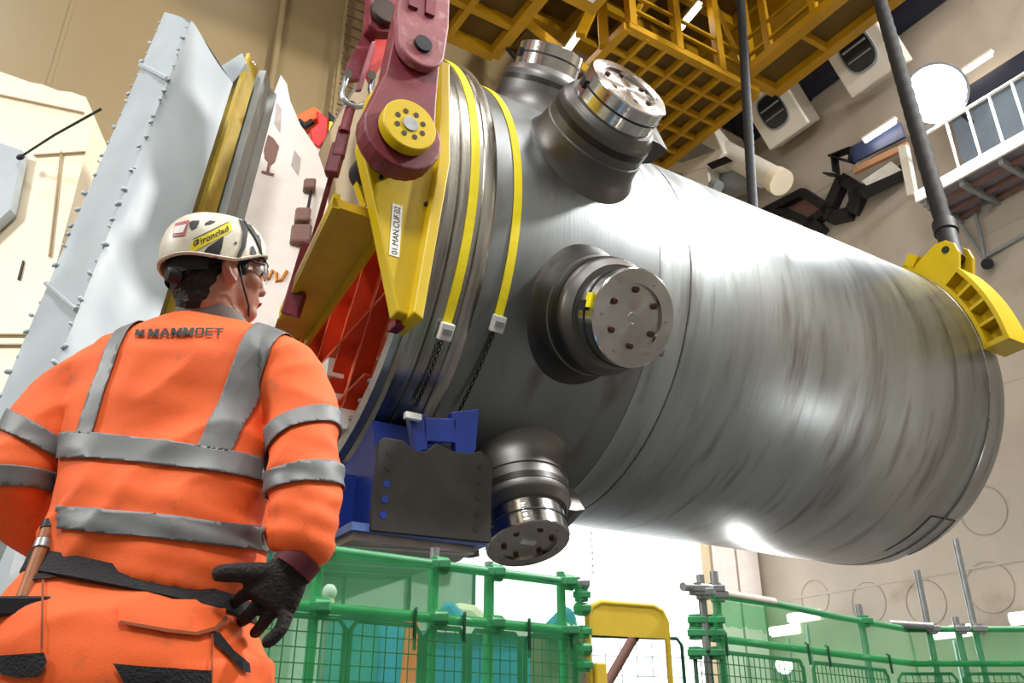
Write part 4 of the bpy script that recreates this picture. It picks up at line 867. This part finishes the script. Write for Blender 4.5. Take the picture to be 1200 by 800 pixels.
RA = [(292, 418, 1.62, .055), (326, 432, 1.60, .070), (349, 470, 1.57, .067), (355, 510, 1.53, .062), (357, 550, 1.49, .061), (356, 590, 1.47, .058), (353, 622, 1.46, .053), (346, 648, 1.46, .044)]
LA = [(152, 425, 1.62, .055), (116, 440, 1.6, .066), (76, 480, 1.58, .073), (44, 522, 1.55, .071), (26, 556, 1.53, .067), (28, 588, 1.55, .058), (46, 612, 1.57, .052), (68, 628, 1.6, .046)]
rp_, rr_ = smoothpath(*pyr(RA)); lp_, lr_ = smoothpath(*pyr(LA))
hemz = PY(170, 690, 1.4).z
def fold_j(p):
    a = noise.noise(p*6.0)*.011 + (.5-abs(noise.noise(Vector((p.x*6+p.z*3, p.y*5, p.z*9-p.x*5)))))*.016 + noise.noise(Vector((p.x*5, p.y*5, p.z*20+2*p.x)))*.004
    k = max(0, 1-abs(p.z-(hemz+.06+.12*(p.x+.7)))/.12); a += k*.007*noise.noise(Vector((p.x*4, p.y*4, p.z*38+p.x*9)))
    for q in (rp_[24], lp_[22]):
        e = max(0, 1-(p-q).length/.14); a += e*.010*noise.noise(Vector((p.x*10, p.y*10, p.z*30)))
    return a
jm = blob(MB().loft(torso).tube(rp_, rr_, 20).tube(lp_, lr_, 20), .0075, 5, fold_j)
jtree = bvh(jm); jsrc = jm.copy()
jk = wear('jacket', jm, m_hivis, pw, 'orange high visibility jacket with grey reflective tape')
def band(p0, n0, p1, n1, keep, extra=(), off=.0045):
    bm = bmesh.new(); bm.from_mesh(jsrc)
    for p, n in [(p0, n0), (p1, n1)]+list(extra):
        g = bm.verts[:]+bm.edges[:]+bm.faces[:]; bmesh.ops.bisect_plane(bm, geom=g, plane_co=p, plane_no=n, clear_outer=True)
    bm.normal_update()
    bmesh.ops.delete(bm, geom=[f for f in bm.faces if not keep(f.calc_center_median())], context='FACES')
    bm.normal_update(); offs = [(v, v.normal*off) for v in bm.verts]
    for v, d in offs: v.co += d
    me = bpy.data.meshes.new('reflective_band'); bm.to_mesh(me); bm.free()
    return wear('reflective_band', me, m_refl, jk, solid=.0015)
def edge(l, r, Y, fwd=Vector((0, 1, .1)), Yr=None):
    a, b = PY(l[0], l[1], Y), PY(r[0], r[1], Yr or Y); n = (b-a).cross(fwd).normalized(); return a, (n if n.z > 0 else -n)
def two(up, lo, Y, keep, fwd=Vector((0, 1, .1)), Yr=None):
    a, n = edge(*up, Y, fwd, Yr); b, m = edge(*lo, Y, fwd, Yr); return band(a, n, b, -m, keep)
def is_r(p): return min((p-q).length-1.3*r for q, r in zip(rp_[9:], rr_[9:])) < 0 and pix(p)[0] > 312
def is_l(p): return min((p-q).length-1.3*r for q, r in zip(lp_[9:], lr_[9:])) < 0 and pix(p)[0] < 93
tor = lambda p: not is_r(p) and not is_l(p) and 70 < pix(p)[0] < 324
FT = Vector((0, 1, .16))
b1 = two(((90, 516), (315, 543)), ((88, 546), (314, 569)), 1.58, tor, FT)
two(((78, 598), (309, 620)), ((75, 622), (307, 646)), 1.555, tor, FT)
two(((312, 505), (388, 472)), ((318, 530), (394, 494)), 1.5, is_r, Vector((0, 1, -.1)))
two(((318, 558), (397, 543)), ((320, 581), (397, 570)), 1.48, is_r, Vector((0, 1, .05)))
two(((14, 481), (90, 524)), ((4, 505), (86, 547)), 1.55, is_l, Vector((0, 1, .05)))
two(((-10, 557), (84, 558)), ((-10, 581), (84, 579)), 1.54, is_l, Vector((0, 1, .05)))
up1, nu1 = edge((90, 518), (315, 545), 1.58, FT)
def brace(l0, l1, r0, r1):
    a, b = PY(*l0, 1.5), PY(*l1, 1.45); n = (b-a).cross(Vector((0, 1, 0))).normalized(); n = n if n.x < 0 else -n
    c, d = PY(*r0, 1.5), PY(*r1, 1.45); m = (d-c).cross(Vector((0, 1, 0))).normalized(); m = m if m.x > 0 else -m
    return band(a, n, c, m, lambda p: not is_r(p) and not is_l(p), [(up1, -nu1)])
brace((288, 376), (236, 516), (322, 384), (268, 524)); brace((132, 393), (88, 522), (152, 386), (110, 520))
# lettering on the back
GL = {'M': [[(0, 0), (0, 1), (.3, 1), (.5, .5), (.7, 1), (1, 1), (1, 0), (.76, 0), (.76, .62), (.58, .12), (.42, .12), (.24, .62), (.24, 0)]],
      'A': [[(0, 0), (.36, 1), (.5, 1), (.5, .72), (.38, .4), (.34, .2), (.28, 0)], [(1, 0), (.64, 1), (.5, 1), (.5, .72), (.62, .4), (.66, .2), (.72, 0)], [(.32, .2), (.36, .4), (.64, .4), (.68, .2)]],
      'O': [[(.5, 1), (.1, .95), (0, .5), (.1, .05), (.5, 0), (.5, .22), (.3, .25), (.26, .5), (.3, .75), (.5, .78)], [(.5, 1), (.9, .95), (1, .5), (.9, .05), (.5, 0), (.5, .22), (.7, .25), (.74, .5), (.7, .75), (.5, .78)]],
      'E': [[(0, 0), (0, 1), (.26, 1), (.26, 0)], [(.26, .82), (.26, 1), (1, 1), (1, .82)], [(.26, .42), (.26, .6), (.92, .6), (.92, .42)], [(.26, 0), (.26, .18), (1, .18), (1, 0)]], 'T': [[(0, 1), (1, 1), (1, .8), (0, .8)], [(.37, .8), (.63, .8), (.63, 0), (.37, 0)]]}
x_ = 173.5
for ch in 'MAMMOET':
    wd = {'M': 12.6, 'A': 12.4, 'O': 11.6, 'E': 9.6, 'T': 10.2}[ch]
    for poly in GL[ch]: decal('letter', [(x_+wd*a+1.6*b, 396-9*b-1.3*math.sin((x_-173)/84*3.1)) for a, b in poly], jtree, m_ink, jk, .0045, None, 1)
    x_ += wd+.9
decal('logo_mark', [(159, 395), (160.5, 388), (164, 388), (165, 391), (167.5, 388), (171, 388), (170, 395), (167.5, 395), (168, 391.5), (164.5, 395), (162.5, 391.5), (162, 395)], jtree, m_ink, jk, .005, None, 1)
# ---------------- trousers
hips = [ring((52, 664), (288, 716), 1.53, .133), ring((36, 690), (293, 736), 1.515, .145), ring((14, 722), (300, 758), 1.505, .158), ring((-2, 762), (306, 782), 1.50, .165), ring((-10, 802), (312, 806), 1.50, .168), ring((-12, 830), (312, 830), 1.5, .166)]
lt = []
for sg, px0 in ((-1, 68), (1, 232)):
    top_ = PY(px0, 800, 1.5); fx = ROOT.x + sg*.15
    lt.append(([Vector((top_.x, top_.y, .88)), Vector((top_.x, 1.5, .74)), Vector((ROOT.x+sg*.125, 1.5, .5)), Vector((fx, 1.49, .28)), Vector((fx, 1.48, .1)), Vector((fx, 1.48, .05))], [.115, .122, .098, .09, .088, .086]))
def fold_t(p): return noise.noise(p*6.5)*.008 + (.5-abs(noise.noise(Vector((p.x*5-p.z*3, p.y*5, p.z*11+p.x*5)))))*.012
mbt = MB().loft(hips)
for pts, rs in lt: q, r = smoothpath(pts, rs); mbt.tube(q, r, 22)
tm = blob(mbt, .009, 5, fold_t); ttree = bvh(tm); tr_ = wear('trousers', tm, m_hivis, pw, 'orange high visibility work trousers')
# black waistband
wbm = [ring((54, 652), (290, 704), 1.53, .137), ring((52, 660), (290, 712), 1.53, .141), ring((45, 676), (291, 724), 1.522, .147), ring((43, 679), (291, 727), 1.522, .141)]
MB().loft([scaled(r, 1.035) for r in wbm], cap=False).build('waistband', m_bcloth, pw, True)
decal('pocket_flap', [(138, 704), (255, 706), (262, 716), (262, 726), (250, 738), (228, 744), (196, 740), (140, 730)], ttree, m_hivis, tr_, .006, None, 3)
decal('pocket_seam', [(142, 729), (196, 739), (228, 743), (249, 737), (262, 724), (264, 728), (252, 741), (229, 747), (196, 743), (142, 732)], ttree, mat('seam_thread', '#8f4a26', 0.8), tr_, .007, None, 2)
decal('knee_patch', [(-2, 768), (54, 765), (58, 776), (50, 792), (24, 794), (-4, 788)], ttree, m_bcloth, tr_, .006, None, 3)
decal('knee_patch', [(134, 778), (178, 782), (246, 786), (246, 800), (240, 815), (150, 815), (146, 798)], ttree, m_bcloth, tr_, .006, None, 3)
decal('side_zip', [(248, 741), (256, 744), (272, 764), (290, 778), (291, 789), (284, 788), (266, 770), (249, 754)], ttree, m_bcloth, tr_, .005, None, 2)
decal('pocket_edge', [(30, 676), (66, 673), (67, 678), (32, 682)], ttree, m_bcloth, tr_, .006, None, 2)
decal('seam', [(50, 680), (53, 680), (52, 760), (49, 760)], ttree, bpy.data.materials['seam_thread'], tr_, .004, None, 3)
decal('seam', [(246, 742), (248, 742), (248, 800), (246, 800)], ttree, bpy.data.materials['seam_thread'], tr_, .004, None, 3)
for pts, rs in lt:
    c = pts[-1]; fw = Vector((0, 1, 0)); q = [c+fw*(-.09)+Z*(-.01), c+fw*(-.03)+Z*.0, c+fw*.06-Z*.0, c+fw*.14-Z*.015, c+fw*.19-Z*.02]
    MB().loft([[Vector((p.x+r*math.cos(t), p.y+.0, max(.02, p.z+h*math.sin(t)))) for t in [2*math.pi*i/18 for i in range(18)]] for p, r, h in zip(q, (.035, .05, .055, .053, .03), (.05, .065, .06, .045, .03))]).tube([c+Z*.0, c+Z*.1], [.058, .06], 16).build('boot', m_black, pw, True)
    MB().prism([c+Vector((x, y, -.05)) for x, y in ((-.05, -.1), (.05, -.1), (.058, .1), (.045, .19), (-.045, .19), (-.058, .1))], Z*.03).build('boot_sole', m_dark, pw)
# ---------------- head, neck and the body under the clothes
yaw = R(50); pit = R(10); H = PY(257, 320, 1.60)
hr = Vector((math.cos(yaw), -math.sin(yaw), 0)); hf0 = Vector((math.sin(yaw), math.cos(yaw), 0))
hf = hf0*math.cos(pit)+Z*math.sin(pit); hz = Z*math.cos(pit)-hf0*math.sin(pit)
HK = .88
def HP(x, y, z): return H + (hr*x + hf*y + hz*z)*HK
def el(mb, x, y, z, a, b, c, n=16, m=10): return mb.ell(HP(x, y, z), (hr*a*HK, hf*b*HK, hz*c*HK), n, m)
bd = MB()
for rg in (): pass
bd.loft([scaled(r, .86) for r in torso]); bd.loft([scaled(r, .86) for r in hips])
for pts, rs in lt: bd.tube(pts, [.8*r for r in rs], 16)
bd.tube(rp_, [.72*r for r in rr_], 14).tube(lp_, [.72*r for r in lr_], 14)
nb = PY(250, 375, 1.62); bd.tube([nb-Z*.06, nb, HP(0, -.03, -.09), HP(0, -.01, -.04)], [.075, .066, .058, .06], 18)
el(bd, 0, -.01, .035, .076, .098, .092); el(bd, 0, .025, -.035, .063, .072, .085); el(bd, 0, .062, -.098, .032, .03, .024)
el(bd, 0, .1, -.022, .012, .016, .026, 10, 8); el(bd, 0, .108, -.036, .016, .012, .011, 10, 8); el(bd, 0, .086, .028, .05, .014, .012); el(bd, 0, .088, -.066, .024, .012, .008); el(bd, 0, .085, -.078, .02, .012, .008)
for s in (-1, 1):
    el(bd, s*.045, .06, -.03, .022, .028, .026); el(bd, s*.078, -.006, -.03, .010, .022, .036); el(bd, s*.085, -.016, -.02, .006, .016, .024)
bm_ = blob(bd, .0055, 3); wear('body', bm_, m_skin, pw, 'bare face, ear and neck')
for s in (-1, 1):
    e = el(MB(), s*.032, .082, .006, .013, .013, .011).build('eye', m_wplast, pw, True); el(MB(), s*.032, .093, .006, .006, .004, .006).build('iris', m_dark, e, True)
el(MB(), 0, .098, -.072, .02, .004, .004).build('lips', mat('lip', '#a35a50', 0.5), pw, True)
# hair under the helmet, nape and sideburn
hm_ = MB(); el(hm_, 0, -.022, .035, .083, .1, .098); el(hm_, 0, -.055, -.03, .072, .062, .07); el(hm_, 0, -.058, -.08, .062, .045, .05)
for s in (-1, 1): el(hm_, s*.071, .028, .012, .012, .018, .045)
wear('hair', blob(hm_, .005, 3, lambda p: noise.noise(p*90)*.0025), m_hair, pw, 'short dark hair')
# collar of the jacket
cr0 = ring((205, 386), (292, 388), 1.62, .068); cr1 = ring((209, 372), (289, 378), 1.615, .066); cr2 = ring((211, 366), (287, 373), 1.612, .064)
MB().loft([scaled(cr0, 1.0), scaled(cr0, 1.05), scaled(cr1, 1.04), scaled(cr2, 1.0), scaled(cr2, .93), scaled(cr0, .9)], cap=False).build('collar', mat('grey_collar', '#77706c', 0.8, 0, 0.1, 30), pw, True)
for s in (-1, 1):
    ea = MB().tube([HP(s*.074, .006, -.045), HP(s*.084, -.002, -.054), HP(s*.09, -.014, -.04), HP(s*.094, -.022, -.018), HP(s*.093, -.016, .002), HP(s*.086, .0, .004), HP(s*.078, .008, -.008)], [.006, .0075, .007, .0065, .0065, .006, .005], 8)
    el(ea, s*.08, -.006, -.024, .006, .016, .026); ea.build('ear', m_skin, pw, True)
# safety glasses
gl = MB().tube([HP(.079, -.03, .008), HP(.08, .03, .01), HP(.07, .085, .008)], .0028, 6).tube([HP(-.079, -.03, .008), HP(-.08, .03, .01), HP(-.07, .085, .008)], .0028, 6).tube([HP(-.07, .085, .02), HP(-.04, .108, .022), HP(0, .115, .018), HP(.04, .108, .022), HP(.07, .085, .02)], .003, 6).build('safety_glasses', m_black, pw, True)
mgl = bpy.data.materials.new('clear_lens'); mgl.use_nodes = True; bb = mgl.node_tree.nodes['Principled BSDF']; bb.inputs['Transmission Weight'].default_value = .9; bb.inputs['Roughness'].default_value = .05; bb.inputs['Base Color'].default_value = (.75, .78, .8, 1)
for s in (-1, 1):
    MB().loft([[HP(s*x, y, .02), HP(s*x*.97, y+.003, 0), HP(s*x*.9, y, -.022)] for x, y in ((.072, .08), (.055, .1), (.035, .109), (.012, .114))], closed=False, cap=False).build('lens', mgl, gl, True)
# ---------------- helmet
hl_ = MB(); NA, NH = 64, 14
def rimz(t): c = math.cos(t); return .052*max(0, c)**1.5 + .0 - .012*math.exp(-((abs(math.atan2(math.sin(t), math.cos(t)))-1.75)/.5)**2) + .006*max(0, -c)
def hpt(t, h, k=1.0):
    g = (1-h**2.5)**(1/2.3) if h < 1 else 0; c, s = math.cos(t), math.sin(t); L = (.124 if c > 0 else .134)*k
    z0 = rimz(t); ridge = .004*math.cos(5*t)**2*(1-h)
    return HP(s*.109*k*g*(1+ridge), -.008+c*L*g*(1+ridge), z0+(.148*k-z0)*h + (.004*(1-abs(s)) if h > .5 else 0))
hs_ = [0, .06, .14, .24, .35, .46, .57, .67, .76, .84, .9, .95, .985, 1.0]
outr = [[hpt(2*math.pi*k/NA, h) for k in range(NA)] for h in hs_]; inn = [[hpt(2*math.pi*k/NA, h, .95) for k in range(NA)] for h in (0, .3, .6, .85)]
hmesh = MB().loft(inn[::-1] + [[p+(q-p)*.5-hz*.004 for p, q in zip(inn[0], outr[0])]] + outr, cap=True)
htree = BVHTree.FromPolygons(hmesh.v, hmesh.f)
he = hmesh.build('helmet', m_helm, pw, True, label='white safety helmet with stickers and dark vents')
m_vent = m_black
decal('vent', [(235, 302), (243, 290), (262, 277), (260, 290), (256, 302)], htree, m_vent, he, .0015)
decal('vent', [(222, 261), (226, 259), (234, 259), (231, 266), (225, 270), (222, 266)], htree, m_vent, he, .0015)
decal('vent', [(240, 262), (246, 258.5), (253, 260), (246, 263), (240, 264)], htree, m_vent, he, .0015)
decal('rivet', [(274, 285), (276, 283), (278, 285), (276, 287)], htree, m_vent, he, .0015)
decal('yellow_sticker', [(224, 295), (222.5, 287), (229, 280), (270, 259), (272, 270), (266, 274), (227, 295)], htree, m_strap, he, .0012, None, 3)
tv, tf = text_data('\u00d8ironclad', .015); 
decal('sticker_lettering', [(226.2+40.5*x+1.2*(1-y), 290.5-19.5*x-7.5*y*(1-.15*x)) for x, y in tv], htree, m_ink, he, .0022, tf, 0)
decal('sticker_rule', [(226, 280.8), (267, 260.4), (267.3, 261.2), (226.3, 281.6)], htree, m_ink, he, .0022, None, 3)
decal('red_sticker', [(206, 262), (222, 258), (217, 276), (202, 278)], htree, mat('red_sticker', '#b5505a', 0.5), he, .0012, None, 3)
decal('sticker_print', [(206, 266), (219, 263), (215, 273), (204, 274)], htree, m_label, he, .002, None, 2)
decal('rim_strap', [(279, 256), (284, 259), (290, 270), (287, 290), (281, 302), (276, 302), (282, 288), (284, 270)], htree, m_black, he, .003, None, 3)
decal('front_edge', [(284, 257), (291, 261), (301, 274), (308, 290), (311, 303), (306, 304), (303, 290), (296, 276), (287, 264)], htree, m_black, he, .004, None, 3)
decal('front_vent', [(294, 288), (297, 289), (300, 297), (297, 301), (293, 297)], htree, m_vent, he, .002, None, 2)
MB().tube([hpt(2*math.pi*k/48, .0) for k in range(0, 49)], .003, 6).build('rim_trim', m_helm, he, True)
ck_ = MB().loft([[HP(.088*math.sin(t), -.02+.108*math.cos(t), z+dz) for t in [R(k) for k in range(112, 252, 7)]] for z, dz in ((-.035, 0), (.01, 0))], cap=False, closed=False).build('cradle_band', m_black, he, True)
kc = HP(.03, -.128, -.04); MB().cyl(kc+hf*.02, kc-hf*.008, .016, 20).build('adjuster_knob', m_black, he, True, bevel=.004)
MB().tube([HP(.084, .01, .02), HP(.082, .02, -.05), HP(.05, .05, -.1), HP(0, .07, -.122), HP(-.05, .05, -.1), HP(-.082, .02, -.05)], .0022, 6).build('chin_strap', m_black, he, True)
# ---------------- gloves
def glove(wr, kn, lat, nrm, thumb, fingers, lab, cuffdir):
    mb = MB(); q = []
    for t, w_, th in ((-.25, .033, .024), (0, .034, .024), (.3, .042, .024), (.65, .048, .022), (1.0, .047, .019), (1.1, .042, .015)):
        c = wr.lerp(kn, t); q.append([c + lat*(w_*math.cos(x)) + nrm*(th*math.sin(x)) for x in [2*math.pi*i/20 for i in range(20)]])
    mb.loft(q)
    for f in [thumb]+fingers: p, r = smoothpath([x for x, _ in f], [y for _, y in f], 4); mb.tube(p, r, 12); mb.ell(p[-1], (RX*r[-1], Vector((0, r[-1], 0)), Z*r[-1]), 10, 6)
    g = wear('glove', blob(mb, .003, 2, lambda p: noise.noise(p*45)*.0012), m_glove, pw, lab)
    ax = (wr-kn).normalized()
    MB().tube([wr+ax*.0, wr+ax*.028], [.037, .039], 20).build('glove_trim', m_wine, g, True)
    return g
def q_(x, y, Y, r): return (PY(x, y, Y), r)
wr = PY(341, 668, 1.44); kn = PY(311, 706, 1.43); ax = (kn-wr).normalized(); nv = (CAM-wr).normalized(); nv = (nv-ax*nv.dot(ax)).normalized(); lat = nv.cross(ax).normalized()
if lat.x < 0: lat = -lat
glove(wr, kn, lat, nv, [q_(326, 676, 1.435, .02), q_(304, 672, 1.42, .019), q_(280, 671, 1.405, .0165), q_(258, 672, 1.395, .0135)],
      [[q_(290, 695, 1.43, .0115), q_(279, 702, 1.45, .0105), q_(273, 709, 1.49, .0095)], [q_(302, 709, 1.43, .0115), q_(290, 722, 1.44, .0105), q_(283, 728, 1.47, .0095)],
       [q_(318, 716, 1.432, .0115), q_(308, 731, 1.44, .0105), q_(299, 741, 1.46, .0095)], [q_(336, 719, 1.43, .012), q_(328, 738, 1.42, .0115), q_(314, 752, 1.42, .0105)]], 'dark work glove on the right hand, thumb pointing left', None)
MB().tube([PY(349, 640, 1.46), PY(345, 655, 1.45), PY(341, 667, 1.44)], [.036, .036, .033], 20).build('shirt_cuff', m_cuff, pw, True)
wl = PY(68, 632, 1.60); kl = wl + Vector((.03, .07, -.05)); axl = (kl-wl).normalized(); ll = Vector((0, .5, .85)); ll = (ll-axl*ll.dot(axl)).normalized(); nl = axl.cross(ll)
def o_(dx, dy, dz, r): return (wl+Vector((dx, dy, dz)), r)
glove(wl, kl, ll, nl, [o_(.01, .0, .02, .018), o_(.0, -.02, -.02, .016), o_(.02, -.05, -.05, .013)],
      [[(kl+ll*d, .0135), (kl+ll*d+Vector((.01, .04, -.03)), .0125), (kl+ll*d*.9+Vector((.04, .065, -.05)), .0115)] for d in (.033, .011, -.011, -.033)], 'dark work glove on the left hand, mostly hidden', None)
# hammer handle sticking out of the left pocket
hh = thing('hammer', 'hammer with worn wooden handle sticking out of the left hip pocket', 'hammer', PY(40, 690, 1.40))
p0, p1 = PY(60, 612, 1.43), PY(33, 690, 1.39); d_ = (p1-p0)
MB().tube([p0+d_*.08, p0+d_*.5, p1+d_*.15], [.0125, .012, .014], 12).build('handle', mat('worn_wood', '#a5602e', 0.5, 0, 0.25, 30), hh, True)
MB().tube([p0, p0+d_*.12], .014, 12).build('handle_cap', m_dark, hh, True); MB().tube([p0+d_*.3, p0+d_*.42], .0145, 12).build('grip_ring', m_galv, hh, True)
e = p1+d_*.25; MB().bar(e-RX*.05, e+RX*.05, .03, .03).build('head', m_dark, hh, bevel=.004)
